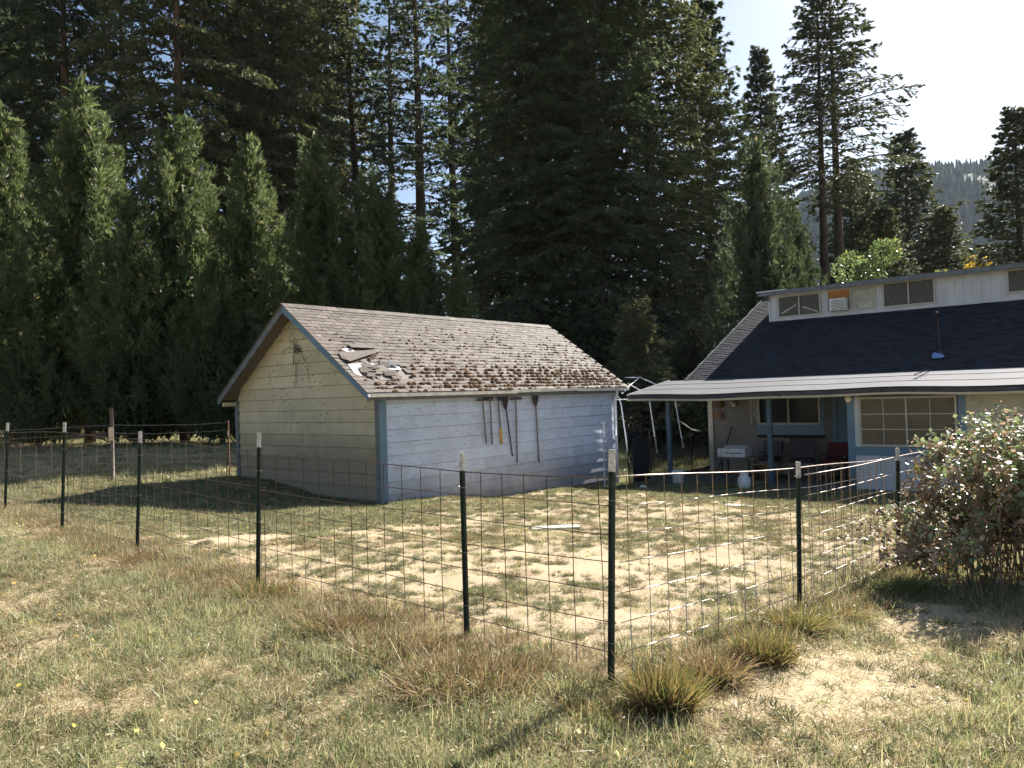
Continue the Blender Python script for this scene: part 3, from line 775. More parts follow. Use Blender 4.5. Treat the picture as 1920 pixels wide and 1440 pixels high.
for a, b_ in zip(ys[:-1], ys[1:]):
    mb.add([(PX0-.01, a, ez-.10+sag(a)), (PX0-.01, b_, ez-.10+sag(b_)), (PX0-.06, b_, ez-.10+sag(b_)), (PX0-.06, a, ez-.10+sag(a)),
            (PX0-.01, a, ez-.15+sag(a)), (PX0-.01, b_, ez-.15+sag(b_)), (PX0-.05, b_, ez-.15+sag(b_)), (PX0-.05, a, ez-.15+sag(a))],
           [(0,1,2,3), (7,6,5,4), (0,4,5,1), (1,5,6,2), (2,6,7,3), (3,7,4,0)])
mb.build('eave_trim', MT['house_cream'], house)
MB().beam((PX0-.01, EY0+.01, ez+.02), (PX1, EY0+.01, PZ1+.02), .03, .05).build('roof_edge_flashing', MT['white_pipe'], house, label='bright metal edge at the left end of the porch roof')
for k in range(22):
    y = .7-k*.62
    MB().add([(PX0+.03, y-.02, ez-.11), (PX0+.03, y+.02, ez-.11), (PX1, y+.02, PZ1-.13), (PX1, y-.02, PZ1-.13), (PX0+.03, y-.02, ez-.035), (PX0+.03, y+.02, ez-.035), (PX1, y+.02, PZ1-.045), (PX1, y-.02, PZ1-.045)],
             [(0,3,2,1), (4,5,6,7), (0,1,5,4), (1,2,6,5), (2,3,7,6), (3,0,4,7)]).build('rafter', MT['old_wood'], house)
for y, m_, lb in ((0, 'post_blue', 'blue-grey porch post nearest the garage'), (-2.77, 'post_blue', 'blue-grey porch post in front of the porch window')):
    MB().box(-.055, .055, y-.055, y+.055, -.7, 1.44).build('porch_post', MT[m_], house, label=lb, bevel=.006)
# main roof (steep dark part)
RZ0, RX0, RX1 = 2.0, 2.0, 8.0; rp = .465
mb = MB(); RY0 = .44
x = RX0; ex = .14*math.cos(math.atan(rp))
nseg = 60
while x < RX1:
    x1 = min(x+ex*1.25, RX1+.02); z0 = RZ0+rp*(x-RX0); z1 = RZ0+rp*(x1-RX0)
    seg = 62; yy = np.linspace(RY0+rnd.uniform(-.01, .01), EY1, seg)+(0 if int(x*97) % 2 else .11)
    for a, b_ in zip(yy[:-1], yy[1:]):
        h = .018+rnd.uniform(-.004, .005)
        mb.add([(x, a, z0+h), (x, b_, z0+h), (x1, b_, z1), (x1, a, z1), (x, a, z0-.004), (x, b_, z0-.004)], [(0,1,2,3), (4,5,1,0)])
    x += ex
mb.build('roof_shingles', MT['shingle_navy'], house, kind='stuff')
MB().add([(RX0, RY0-.02, RZ0-.02), (RX1, RY0-.02, RZ0+rp*6-.02), (RX1+6, RY0-.02, RZ0-.02), (RX0, EY1, RZ0-.02), (RX1, EY1, RZ0+rp*6-.02), (RX1+6, EY1, RZ0-.02),
          (RX0, RY0-.02, RZ0-.2), (RX1, RY0-.02, RZ0+rp*6-.2), (RX1+6, RY0-.02, RZ0-.2), (RX0, EY1, RZ0-.2), (RX1, EY1, RZ0+rp*6-.2), (RX1+6, EY1, RZ0-.2)],
         [(0,3,4,1), (1,4,5,2), (6,7,10,9), (7,8,11,10), (0,1,7,6), (1,2,8,7), (3,9,10,4), (4,10,11,5), (0,6,9,3), (2,5,11,8)]).build('roof_deck', MT['shingle_navy'], house)
MB().prism([(BW+.2, -1.0), (RX1+5.6, -1.0), (RX1+5.6, 1.9), (RX1, RZ0+rp*6-.25), (BW+.2, 1.9)], 1, -.2, -.12).build('end_wall', MT['house_boards'], house)
MB().box(RX1+5.5, RX1+5.6, YR, -.2, -1, 1.9).build('rear_wall', MT['house_boards'], house)
MB().beam((RX0, RY0+.02, RZ0-.03), (RX1, RY0+.02, RZ0+rp*6-.03), .03, .12).build('rake_board', MT['grey_trim'], house)
# dormer
DX, DZ0 = 6.0, RZ0+rp*4.0
DYL = -.62; DT = 4.80
MB().box(DX+.02, RX1+1.4, YR, DYL-.02, DZ0-.3, DT-.02).build('dormer_core', MT['dark'], house)
y = DYL; k = 0
dwin = []
for (pa, pb, pt, pbt) in ((1461, 1538, 553, 592), (1553, 1640, 541, 580), (1657, 1752, 527, 572), (1890, 1985, 502, 545)):
    ya = hit_x(HO, pa, (pt+pbt)/2, DX)[0]; yb = hit_x(HO, pb, (pt+pbt)/2, DX)[0]
    zm = (pa+pb)/2; zt = hit_x(HO, zm, pt, DX)[1]; zb = hit_x(HO, zm, pbt, DX)[1]
    dwin.append((yb, ya, zb, zt))
while y > YR:                       # grooved vertical panels
    y1 = y-.22
    segs = [(DZ0+.02, DT)]
    for (a, b_, c, d) in dwin:
        if y1 < b_+.03 and y > a-.03: segs = [(DZ0+.02, c-.0), (d+.0, DT)]
    for s0, s1 in segs:
        if s1-s0 > .02: MB().box(DX-.014, DX+.01, y1+.006, y-.006, s0, s1).build('wall_plank', MT['dormer_white'], house)
    y = y1
MB().box(DX-.004, DX+.009, YR, DYL, DZ0, DT).build('dormer_backing', MT['dormer_white'], house)
MB().box(DX-.03, DX+.01, YR, DYL, DZ0-.03, DZ0+.03).build('dormer_skirt', MT['dormer_white'], house)
MB().box(DX-.04, RX1, DYL, DYL+.05, DZ0-.03, DT).build('dormer_cheek', MT['dormer_white'], house)
MB().add([(DX-.35, DYL+.3, DT+.02), (DX-.35, EY1, DT+.02), (RX1+.6, EY1, DT+.32), (RX1+.6, DYL+.3, DT+.32),
          (DX-.35, DYL+.3, DT-.0), (DX-.35, EY1, DT-.0), (RX1+.6, EY1, DT+.30), (RX1+.6, DYL+.3, DT+.30)],
         [(0,1,2,3), (7,6,5,4), (0,4,5,1), (1,5,6,2), (2,6,7,3), (3,7,4,0)]).build('dormer_roof', MT['porch_roof'], house)
MB().box(DX-.352, DX-.32, EY1, DYL+.3, DT-.12, DT-.002).build('dormer_fascia', MT['grey_trim'], house)
MB().box(DX-.40, DX-.353, DYL-.65, DYL+.31, DT-.0, DT+.03).build('drip_edge', MT['white_pipe'], house, label='shiny metal drip edge at the dormer left end')
MB().beam((DX-.02, DYL+.06, DT-.25), (DX-.3, DYL+.06, DT-.04), .07, .07).build('bracket', MT['grey_trim'], house)
labs = ['leftmost dormer window with pale sheets behind the glass', 'dormer window holding the air conditioner and white paper', 'third dormer window with plain dark double panes', 'rightmost dormer window at the picture edge']
MT['sheet'] = simple('pale_crumpled_paper', (.74, .68, .54), .9, .3, 5, 0, .9)
MT['orange_cloth'] = simple('orange_curtain', (.75, .27, .035), .9, .3, 6, stretch=(1, 5, 1))
MT['tan_blind'] = simple('dusty_tan_curtain', (.15, .125, .10), .9, .3, 5, stretch=(1, 3, 1))
for k, (a, b_, c, d) in enumerate(dwin):
    w = window(house, DX-.02, a-.03, b_+.03, c-.02, d+.02, 2, label=labs[k], fw=.045)
    mid = (a+b_)/2
    if k == 0:
        MB().box(DX-.018, DX-.012, a+.02, b_-.02, c+.02, d-.02).build('curtain', MT['tan_blind'], w)
        mb = MB(); mb.beam((DX-.021, a+.08, c+.08), (DX-.021, mid-.1, c+.28), .004, .05); mb.beam((DX-.021, mid+.1, c+.36), (DX-.021, b_-.08, c+.12), .004, .05)
        mb.build('folded_sheet', MT['sheet'], w)
    elif k == 1:
        MB().box(DX-.021, DX-.016, a+.03, mid-.03, c+.02, d-.06).build('paper_sheet', MT['sheet'], w)
        MB().box(DX-.021, DX-.016, mid+.03, b_-.01, c+.36, d-.02).build('curtain', MT['orange_cloth'], w)
    else:
        MB().box(DX-.018, DX-.012, a+.02, b_-.02, c+.02, d-.02).build('curtain', MT['tan_blind'], w)
# air conditioner standing in the second dormer window
ya, zt = hit_x(HO, 1555, 561, DX-.3); yb, zb = hit_x(HO, 1586, 581, DX-.3)
q = hp(DX-.06, (ya+yb)/2, zb)
ac = thing('air_conditioner', 'white window air conditioner jutting from the dormer', 'air conditioner', tuple(q), TH)
hw = abs(ya-yb)/2; hh = zt-zb
MB().box(-.28, 0, -hw, hw, 0, hh).build('case', MT['plastic_white'], ac, bevel=.01)
mb = MB()
for k in range(7): mb.box(-.292, -.2805, -hw+.03, hw-.07, .03+k*(hh-.06)/7, .03+k*(hh-.06)/7+.018)
mb.build('grille', MT['tan_blind'], ac)
# vent pipe lying on roof, blue scrap, stick
def on_roof(px, py):
    o3 = np.array([HO[0], HO[1], 0]); nl = Vector((-rp, 0, 1)).normalized(); Rm = Matrix.Rotation(TH, 3, 'Z')
    nw = Rm @ nl; p0 = Rm @ Vector((RX0, 0, RZ0+.012)) + Vector(o3); c = Vector((0, 0, CAMH)); dv = Vector(pray(px, py))
    t = (p0-c).dot(nw)/dv.dot(nw); return c+dv*t
MT['red_brown'] = simple('red_brown_pipe_paint', (.03, .018, .02), .8, .2, 8)
MT['blue_tarp'] = simple('blue_plastic_scrap', (.12, .25, .52), .5, .15, 12)
p1 = on_roof(1762, 664)
vp = thing('vent_pipe', 'thin red-brown vent pipe standing on the dark house roof', 'vent pipe', tuple(p1))
MB().tube([(0, 0, -.05), (-.02, 0, .55), (-.03, 0, 1.0)], .022, 7).build('pipe', MT['red_brown'], vp, True)
MB().lathe([(.03, 0), (.04, .02), (.04, .05), (.02, .06)], (-.03, 0, 1.0), 8).build('cap', MT['red_brown'], vp)
MB().lathe([(.12, -.06), (.06, .05), (.024, .1)], (0, 0, 0), 8).build('flashing', MT['iron'], vp)
p1 = on_roof(1759, 672)
o = MB().add([(-.15, -.05, -.02), (.16, -.02, .0), (.15, .12, .09), (-.02, .16, .12), (-.13, .05, .03), (-.15, -.05, -.005), (.16, -.02, .015), (.15, .12, .105), (-.02, .16, .135), (-.13, .05, .045)],
             [(4,3,2,1,0), (5,6,7,8,9), (0,1,6,5), (1,2,7,6), (2,3,8,7), (3,4,9,8), (4,0,5,9)]).build('plastic_scrap', MT['blue_tarp'], loc=tuple(p1+Vector((0, 0, .02))))
tag(o, 'blue plastic scrap lying on the dark roof below the vent pipe', 'plastic scrap')
a = hp(.9, -5.85, 0)
o = MB().tube([(0, 0, 0), (.25, .05, .07), (.42, .14, .1)], .012, 5).build('fallen_stick', MT['branch'], loc=(a[0], a[1], 1.90))
tag(o, 'dark fallen stick resting on the pale porch roof', 'stick')

# porch clutter ------------------------------------------------------------
def at_plane_x(px, py, xx): y, z_ = hit_x(HO, px, py, xx); return hp(xx, y, z_)
MT['basket'] = simple('brown_woven_basket', (.13, .075, .035), .9, .4, 25, 0, .6)
MT['terracotta'] = simple('brown_clay_plaque', (.20, .10, .055), .85, .3, 15)
for (px, py, rr, lab, m_) in ((1347, 757, .145, 'upper brown woven wall basket on the porch wall', 'basket'), (1347, 778, .14, 'lower brown clay wall plaque on the porch wall', 'terracotta')):
    q = at_plane_x(px, py, BW-.06)
    t = thing('wall_plaque', lab, 'wall hanging', tuple(q), TH, 'hangings beside the porch wall corner')
    prof = [(rr*math.cos(a)*(1+.12*math.cos(3*a)), rr*.95*math.sin(a)) for a in np.linspace(0, 2*math.pi, 14)[:-1]]
    MB().prism(prof, 0, -.03, .02).build('plate', MT[m_], t)
    MB().prism([(p[0]*.6, p[1]*.6) for p in prof], 0, -.05, -.031).build('boss', MT[m_], t)
    MB().box(-.02, .0, -rr*1.05, rr*1.05, rr*.55, rr*.75).build('rim', MT[m_], t)
q = at_plane_x(1376, 755, BW-.1)
t = thing('wall_lamp', 'small round brass lamp high on the porch wall', 'lamp', tuple(q), TH)
MT['brass'] = simple('tarnished_brass', (.45, .33, .15), .35, .2, 8, .8)
MB().lathe([(.10, -.03), (.13, 0), (.11, .03), (.04, .05)], (0, 0, 0), 14).build('bowl', MT['brass'], t, True)
MB().lathe([(.01, -.12), (.05, -.09), (.06, -.05), (.03, -.02)], (0, 0, 0), 10).build('globe', MT['plastic_white'], t, True)
MB().box(0, .09, -.015, .015, -.02, .02).build('bracket', MT['brass'], t)
q = at_plane_x(1590, 748, BX-.1)
t = thing('porch_light', 'frosted globe porch light beside the big window', 'lamp', tuple(q), TH)
MB().lathe([(.02, -.085), (.06, -.06), (.085, 0), (.06, .06), (.02, .085)], (0, 0, 0), 12).build('globe', MT['sheet'], t, True)
MB().box(.0, .1, -.03, .03, -.03, .03).build('bracket', MT['iron'], t)
# bamboo chimes
q = at_plane_x(1412, 758, 1.2)
t = thing('wind_chime', 'bamboo wind chime hanging left of the porch window', 'wind chime', (q[0], q[1], 1.5), TH)
MB().lathe([(.09, -.13), (.09, -.11)], (0, 0, 0), 10).build('top_disc', MT['window_frame'], t)
MB().tube([(0, 0, 0), (0, 0, -.11)], .004, 4).build('cord', MT['window_frame'], t)
for k in range(5):
    a = k*1.257; L_ = .42+.1*(k % 3)
    MB().tube([(.07*math.cos(a), .07*math.sin(a), -.14), (.07*math.cos(a), .07*math.sin(a), -.14-L_)], .014, 6).build('bamboo_tube', MT['window_frame'], t)
# leaning pole
a = at_plane_x(1372, 800, BW-.06); b_ = at_plane_x(1343, 866, BW-.5)
o = thing('leaning_pole', 'dark wooden pole leaning against the porch wall', 'pole', (b_[0], b_[1], -.68))
MB().tube([(0, 0, 0), tuple(np.array([a[0]-b_[0], a[1]-b_[1], a[2]+.68]))], .022, 6).build('shaft', MT['branch'], o, True)
# bucket
q = at_g(1272, 909); sc = .0
bk = thing('bucket', 'white plastic bucket beside the first porch post', 'bucket', tuple(q))
MB().lathe([(.0, 0.01), (.13, 0.0), (.135, .01), (.155, .36), (.163, .37), (.163, .345), (.150, .34), (.13, .03), (.0, .03)], n=20).build('pail', MT['plastic_white'], bk, True)
MB().lathe([(.158, .29), (.170, .295), (.170, .31), (.160, .315)], n=20).build('rim_band', MT['plastic_white'], bk)
MB().tube([(.165*math.cos(a), -.165*abs(math.sin(a))*.4-.02, .30-.14*math.sin(a)) for a in np.linspace(0, math.pi, 9)], .004, 4).build('handle', MT['gutter'], bk)
# propane tank
q = at_g(1396, 919)
pt = thing('propane_tank', 'white propane tank standing in front of the porch', 'gas tank', tuple(q))
MB().lathe([(.0, .03), (.1, .035), (.145, .08), (.152, .14), (.152, .24), (.14, .30), (.09, .345), (.0, .355)], n=18).build('cylinder', MT['plastic_white'], pt, True)
MB().lathe([(.10, 0), (.105, .0), (.105, .05), (.10, .05)], n=18).build('foot_ring', MT['plastic_white'], pt)
MB().add([(.1*math.cos(a), .1*math.sin(a), z_) for a in np.linspace(.5, 5.8, 12) for z_ in (.33, .45)], [(2*i, 2*i+2, 2*i+3, 2*i+1) for i in range(11)]).build('collar', MT['plastic_white'], pt)
MB().lathe([(.02, .35), (.02, .41), (.035, .41), (.035, .43)], n=8).build('valve', MT['brass'], pt)
# grill table / white bench appliance
q = hp(1.1, -1.45, -.68)
gt = thing('gas_grill', 'white and grey gas grill with side shelf on the porch', 'grill', tuple(q), TH)
for sx in (-.2, .2):
    for sy in (-.38, .38): MB().box(sx-.02, sx+.02, sy-.02, sy+.02, 0, .52).build('leg', MT['iron'], gt)
MB().box(-.26, .26, -.62, .5, .52, .56).build('shelf', MT['old_wood'], gt)
MB().prism([(-.22, .565), (.22, .565), (.22, .80), (.05, .86), (-.22, .78)], 1, -.28, .36).build('lid', MT['plastic_white'], gt)
MB().box(-.24, -.221, -.2, .28, .66, .68).build('handle', MT['iron'], gt)
MB().lathe([(.07, 0), (.075, .01), (.075, .2), (.06, .22)], (-.05, .50-.02, .56), 12).build('canister', MT['plastic_white'], gt, True)
# wooden crate by second post and dark chairs with red cushion
MT['dark_red'] = simple('dark_red_cushion', (.075, .015, .014), .9, .3, 10)
MT['tan_wood'] = simple('tan_plywood', (.26, .18, .10), .8, .25, 8, stretch=(1, 1, 4))
def chair(px, y, lab, mat, w=.55, h=.9, x=1.3, rot=0):
    q = hp(x, y, -.68)
    t = thing('porch_chair', lab, 'chair', tuple(q), TH+rot, 'chairs on the porch')
    for sx in (-.22, .22):
        for sy in (-w/2+.03, w/2-.03): MB().box(sx-.02, sx+.02, sy-.02, sy+.02, 0, .42).build('leg', MT['old_wood'], t)
    MB().box(-.26, .26, -w/2, w/2, .40, .45).build('seat_frame', MT['old_wood'], t)
    MB().box(-.24, .22, -w/2+.03, w/2-.03, .452, .56).build('cushion', MT[mat], t, bevel=.04)
    MB().prism([(.18, .45), (.25, .45), (.36, h), (.28, h)], 1, -w/2, w/2).build('backrest', MT[mat], t)
    for sy in (-w/2-.02, w/2-.02): MB().box(-.22, .24, sy, sy+.04, .62, .66).build('armrest', MT['old_wood'], t)
chair(0, -2.15, 'dark metal-framed chair between grill and porch post', 'iron', .5, .95, 1.5)
chair(0, -3.1, 'dark cushioned porch chair directly under the window', 'iron', .62, 1.05, 1.2, .2)
chair(0, -3.95, 'dark red cushioned porch chair beside the door', 'dark_red', .7, .95, 1.2, -.2)
q = hp(.5, -2.35, -.68)
t = thing('wooden_crate', 'open tan wooden crate standing on end by the second porch post', 'crate', tuple(q), TH)
for a_ in ((-.2, .2, -.2, -.18, 0, .45), (-.2, .2, .18, .2, 0, .45), (-.2, .2, -.179, .179, .43, .45), (-.2, .2, -.179, .179, 0, .02), (.18, .2, -.179, .179, .021, .429)):
    MB().box(*a_).build('board', MT['tan_wood'], t)
MB().box(-.19, .17, -.178, .178, .22, .235).build('shelf', MT['tan_wood'], t)

# white pipe frame between garage and house (an old canopy frame)
cf = thing('canopy_frame', 'bare white pipe canopy frame between garage and porch', 'canopy frame', tuple(at_g(1230, 865)*np.array([1, 1, 0])+np.array([0, 0, -.7])))
cfo = Vector(cf.location)
def cpt(px, py, D): return tuple(Vector(at_d(px, py, D))-cfo)
for name, pts in (('leg', [(1155, 739, 22.2), (1162, 748, 22.2), (1165, 760, 22.2), (1180, 868, 22.2)]), ('leg', [(1215, 730, 23.6), (1218, 753, 23.6), (1232, 850, 23.6)]), ('leg', [(1262, 730, 25), (1266, 751, 25), (1281, 840, 25)]),
                  ('crossbar', [(1150, 750, 22.3), (1175, 749, 22.3), (1215, 748, 23.6)]), ('roof_bow', [(1178, 720, 22.4), (1200, 732, 23.3), (1225, 742, 23.6)]), ('roof_bow', [(1166, 738, 22.2), (1182, 722, 23.5), (1200, 707, 25)]),
                  ('ridge_pole', [(1172, 708, 24.4), (1201, 708, 25)]), ('roof_bow', [(1201, 708, 25), (1212, 713, 25), (1250, 729, 25)]), ('brace', [(1275, 790, 25), (1298, 806, 25.4), (1312, 808, 25.6)])):
    MB().tube([cpt(*p) for p in pts], .018, 7).build(name, MT['white_pipe'], cf, True)
# black netting fence from garage corner to house
nf = thing('netting_fence', 'low black netting fence closing the gap beside the garage', 'fence', tuple(gp(GL+.2, -.3, -.85)), TH)
a = Vector(gp(GL+.05, -.35, 0)); b_ = Vector(hp(2.4, -.05, 0)); ax = (b_-a); ax.z = 0; Ln = ax.length
nfr = math.atan2(ax.y, ax.x); nf.location = (a.x, a.y, -.85); nf.rotation_euler = (0, 0, nfr)
mb = MB(); N = 24
for i in range(N):
    x0, x1 = i*Ln/N, (i+1)*Ln/N
    y0, y1 = .04*math.sin(i*1.3), .04*math.sin((i+1)*1.3); h0, h1 = 1.42+.03*math.sin(i*.7)-.012*i, 1.42+.03*math.sin((i+1)*.7)-.012*(i+1)
    mb.add([(x0, y0, 0), (x1, y1, 0), (x1, y1, h1), (x0, y0, h0)], [(0, 1, 2, 3)])
mb.build('netting', MT['net'], nf)
for k in range(5): MB().tube([(Ln*k/4, 0, -.2), (Ln*k/4, 0, 1.5-.05*k)], .018, 6).build('stake', MT['iron'], nf)
mb = MB()
for i in range(60): mb.tube([(Ln*i/60, .02, 0), (Ln*i/60, .02, 1.2)], .003, 3)
for i in range(9): mb.tube([(0, .02, .14*i), (Ln, .02, .14*i)], .003, 3)
mb.build('wire_mesh', MT['iron'], nf, kind='stuff')
# dark panel right at garage corner
o = MB().box(0, .55, 0, .04, 0, 1.35).box(.0, .04, -.01, -.001, 0, 1.35).box(.51, .55, -.01, -.001, 0, 1.35).build('dark_panel', MT['dark'], loc=tuple(gp(GL+.0, -.55, -.9)), rot=(0, 0, nfr))
tag(o, 'black board panel propped against the garage right corner', 'panel')

# ------------------------------------------------------------------ wire panel fence
def tpost(i, lab):
    b, t = Vector(PB[i]), Vector(PT[i]); H = (t-b).length
    e = thing('fence_post', lab, 'fence post', tuple(b), 0, 'metal fence posts of the yard fence')
    d = (t-b).normalized(); q = d.to_track_quat('Z', 'Y'); yaw = math.atan2(DL[1], DL[0]) if i < 6 else math.atan2(DR[1], DR[0])
    e.rotation_mode = 'QUATERNION'; from mathutils import Quaternion
    e.rotation_quaternion = q @ Quaternion((0, 0, 1), yaw)
    prof = [(-.02, -.016), (.02, -.016), (.02, -.011), (.0035, -.011), (.0035, .018), (-.0035, .018), (-.0035, -.011), (-.02, -.011)]
    MB().prism(prof, 2, -.35, H-.13).build('shaft', MT['post_green'], e)
    MB().prism([(a*1.02, b_*1.02) for a, b_ in prof], 2, H-.13, H).build('painted_top', MT['post_white'], e)
    mb = MB(); z = .1
    while z < H-.15: mb.box(-.008, .008, -.023, -.0165, z, z+.014); z += .054
    mb.build('studs', MT['post_green'], e)
    mb = MB()
    for z in (.25, .62, 1.08): mb.tube([(-.026, -.01, z), (-.02, -.028, z+.004), (0, -.032, z+.006), (.02, -.028, z+.002), (.026, .012, z), (-.0, .024, z-.003), (-.026, -.01, z)], .0022, 4)
    mb.build('wire_clip', MT['galv_gleam'], e)
labs = ['near corner fence post standing right of picture centre', 'metal fence post rising in front of the garage long wall', 'metal fence post in front of the garage gable left part', 'metal fence post before the garage shadow, third from left',
        'metal fence post second from the left picture edge', 'metal fence post at the far left picture edge', 'metal fence post right of the corner, by bright green grass', 'metal fence post beside the bramble bush']
for i, l in enumerate(labs): tpost(i, l)
def panel(lab, pts, mat, hgt=1.2, nw=8, over=0.0, sp=.203):
    """pts: list of (x,y,ztop)"""
    pts = [Vector(p) for p in pts]
    e = thing('wire_panel', lab, 'fence panel', (pts[0].x, pts[0].y, pts[0].z-hgt), 0, 'welded wire fence panels')
    o = Vector(e.location)
    L = [0]
    for a, b_ in zip(pts[:-1], pts[1:]): L.append(L[-1]+(b_-a).length)
    def at(s):
        for i in range(len(pts)-1):
            if s <= L[i+1] or i == len(pts)-2:
                f = (s-L[i])/(L[i+1]-L[i]); return pts[i].lerp(pts[i+1], f)
    ss = [L[-1]*k/16 for k in range(17)]
    hs = [0, .165, .335, .505, .68, .855, 1.03, hgt] if nw == 8 else [hgt*k/(nw-1) for k in range(nw)]
    for j, h in enumerate(hs[:nw]):
        ph = RS.rand()*6
        MB().tube([at(s)-Vector((0, 0, h))-o+Vector((0, 0, .006*math.sin(s*2.3+ph))) for s in ss], .0031 if j else .0042, 5).build('horizontal_wire', MT[mat], e, True)
    s = sp*.5; base = None
    while s < L[-1]:
        p = at(s)-o
        jx = RS.normal()*.006
        MB().tube([p+Vector((0, .006, .004)), p+Vector((jx, .006+RS.normal()*.004, -hgt*.5)), p+Vector((jx*.5, .006, -hgt-.01))], .0029, 5).build('vertical_wire', MT[mat], e, True)
        s += sp
def topz(i, py, px=None):  # wire top at post i
    return at_d(px if px else POSTS_PX[i][1][0], py, PB[i][1])
off = np.array([0.02, .03, 0])
panel('welded wire panel in the foreground left of the corner post', [topz(0, 897, 1141)+off, topz(1, 885), topz(2, 850)], 'rust')
panel('welded wire panel before the garage gable and its shadow', [topz(2, 848)+np.array([.03, .04, 0]), topz(3, 824), topz(4, 812)], 'rust')
e5 = topz(5, 810); d5 = (e5-topz(4, 811)); 
panel('welded wire panel running off the left picture edge', [topz(4, 811)+np.array([.03, .04, 0]), e5, e5+d5*.95], 'rust')
pr = topz(6, 878); p0 = topz(0, 895, 1156); dd = (pr-p0); dd2 = at_d(1660, 860, 8.05)
panel('shiny welded wire panel in the foreground right of the corner', [p0, pr, dd2], 'galv_gleam')  # same metal as the left panels, sun gleam put into its colour
q6 = topz(6, 891, 1499)+np.array([.03, -.03, 0]); q7 = topz(7, 857); d7 = (q7-q6)
panel('lower shiny wire panel running right into the bramble bush', [q6, q7, q7+d7*1.25], 'galv_gleam')
# old field fence left of the garage
fb = at_g(212, 905); ft = at_d(211, 765, fb[1])
e = thing('fence_post', 'grey wooden field fence post left of the garage', 'fence post', tuple(fb))
MB().tube([(0, 0, -.2), (0, 0, .9), (0, 0, ft[2]-fb[2])], [.045, .04, .036], 7).build('shaft', MT['old_wood'], e, True)
MB().box(-.05, .05, -.048, -.038, .95, 1.25).build('reflector', MT['galv_gleam'], e)
cb = gp(-.05, GW+.35, float(terrain(*gp(-.05, GW+.35, 0)[:2])))
e = thing('fence_post', 'rusty thin field fence post by the garage left corner', 'fence post', tuple(cb))
MB().prism([(-.015, -.01), (.015, -.01), (.015, .012), (-.015, .012)], 2, -.2, 1.35).build('shaft', MT['post_rust'], e)
MB().box(-.02, .02, -.016, -.011, 1.0, 1.1).build('wire_clip', MT['galv_gleam'], e)
lf = at_g(-140, 925)
ff = thing('field_fence', 'thin sagging field fence wires running left from the garage', 'fence', tuple(cb))
o3 = Vector(cb)
for seg in ((Vector(cb), Vector(fb)), (Vector(fb), Vector((lf[0], lf[1], lf[2])))):
    for h in (.12, .3, .45, .6, .75, .92, 1.12, 1.3):
        MB().tube([seg[0].lerp(seg[1], float(t))-o3+Vector((0, -.03, h-.05*math.sin(math.pi*t)*(.5+RS.rand()*.6))) for t in np.linspace(0, 1, 9)], .0045, 4).build('horizontal_wire', MT['galv_gleam'], ff)
    n = int((seg[1]-seg[0]).length/.3)
    for k in range(1, n):
        p = seg[0].lerp(seg[1], k/n)-o3
        MB().tube([p+Vector((0, -.03, .05)), p+Vector((0.01, -.03, .9))], .0035, 3).build('vertical_wire', MT['galv_gleam'], ff)
lp = at_g(-140, 925)
e = thing('fence_post', 'grey wooden field fence post beyond the left picture edge', 'fence post', tuple(lp))
MB().tube([(0, 0, -.2), (0, 0, 1.5)], [.045, .036], 7).build('shaft', MT['old_wood'], e, True)

# pale board in the yard and a stone by the porch
q = at_g(1043, 994)
o = MB().box(-.36, .34, -.11, .11, -.01, .022).build('old_board', MT['window_frame'], loc=(q[0], q[1], q[2]+.03), rot=(.02, .01, .15), bevel=.008)
tag(o, 'pale old board lying flat in the dry yard', 'board')
q = at_g(1206, 917)
o = MB().lathe([(.03, 0), (.10, .02), (.09, .07), (.04, .1)], n=9).build('pale_stone', MT['underlay'], loc=tuple(q))
tag(o, 'pale stone on the shaded ground before the porch', 'stone')
q = at_g(1385, 952)
o = MB().add([(-.3, -.1, 0), (.28, -.12, 0), (.33, .12, 0), (-.25, .14, 0), (-.28, -.08, .03), (.1, -.1, .06), (.3, .1, .02), (-.2, .12, .07)], [(0,3,2,1), (4,5,6,7), (0,1,5,4), (1,2,6,5), (2,3,7,6), (3,0,4,7)]).build('cloth_rag', MT['plastic_white'], loc=tuple(q))
tag(o, 'crumpled pale rag lying in the porch shade', 'rag')

# ------------------------------------------------------------------ foliage materials
MT['ley'] = foliage('cypress_foliage', (.045, .065, .022), (.17, .22, .095), (.27, .23, .11), .5, .5, .4, .35, .95)
MT['fir'] = foliage('fir_foliage', (.032, .048, .026), (.115, .155, .075), (.17, .15, .075), .42, .55, .35, .3, .93)
MT['fir_olive'] = foliage('olive_fir_foliage', (.045, .058, .028), (.17, .195, .09), (.24, .19, .08), .42, .55, .35, .3, .9)
MT['fir_blue'] = foliage('backlit_fir_foliage', (.045, .06, .035), (.13, .155, .08), (.17, .14, .07), .42, .5, .4, .4, .93)
MT['laurel'] = foliage('glossy_broad_leaves', (.09, .14, .045), (.24, .32, .13), (.35, .30, .08), .5, .28, 1.0, 1.0, .93)
MT['yellow'] = foliage('autumn_yellow_leaves', (.40, .27, .03), (.62, .46, .08), None, .5, .5, .4, 1.0)
MT['bramble'] = foliage('bramble_leaves', (.12, .17, .07), (.32, .37, .19), (.38, .27, .19), .4, .36, 1.0, 1.6, .62)
MT['bramble_dry'] = foliage('dry_bramble_leaves', (.20, .13, .085), (.46, .34, .23), (.30, .26, .06), .3, .45, .4, 2.0, .93)
MT['grass'] = foliage('lawn_blades', (.17, .205, .09), (.47, .49, .27), (.58, .50, .31), .42, .42, .45, 1.1, .72)
MT['yard_grass'] = foliage('short_yard_grass', (.065, .085, .038), (.20, .225, .105), (.42, .34, .19), .35, .45, .4, 1.4, .85)
MT['straw'] = foliage('dry_grass_blades', (.30, .22, .12), (.66, .54, .34), (.20, .19, .09), .3, .5, .35, 1.5, .85)
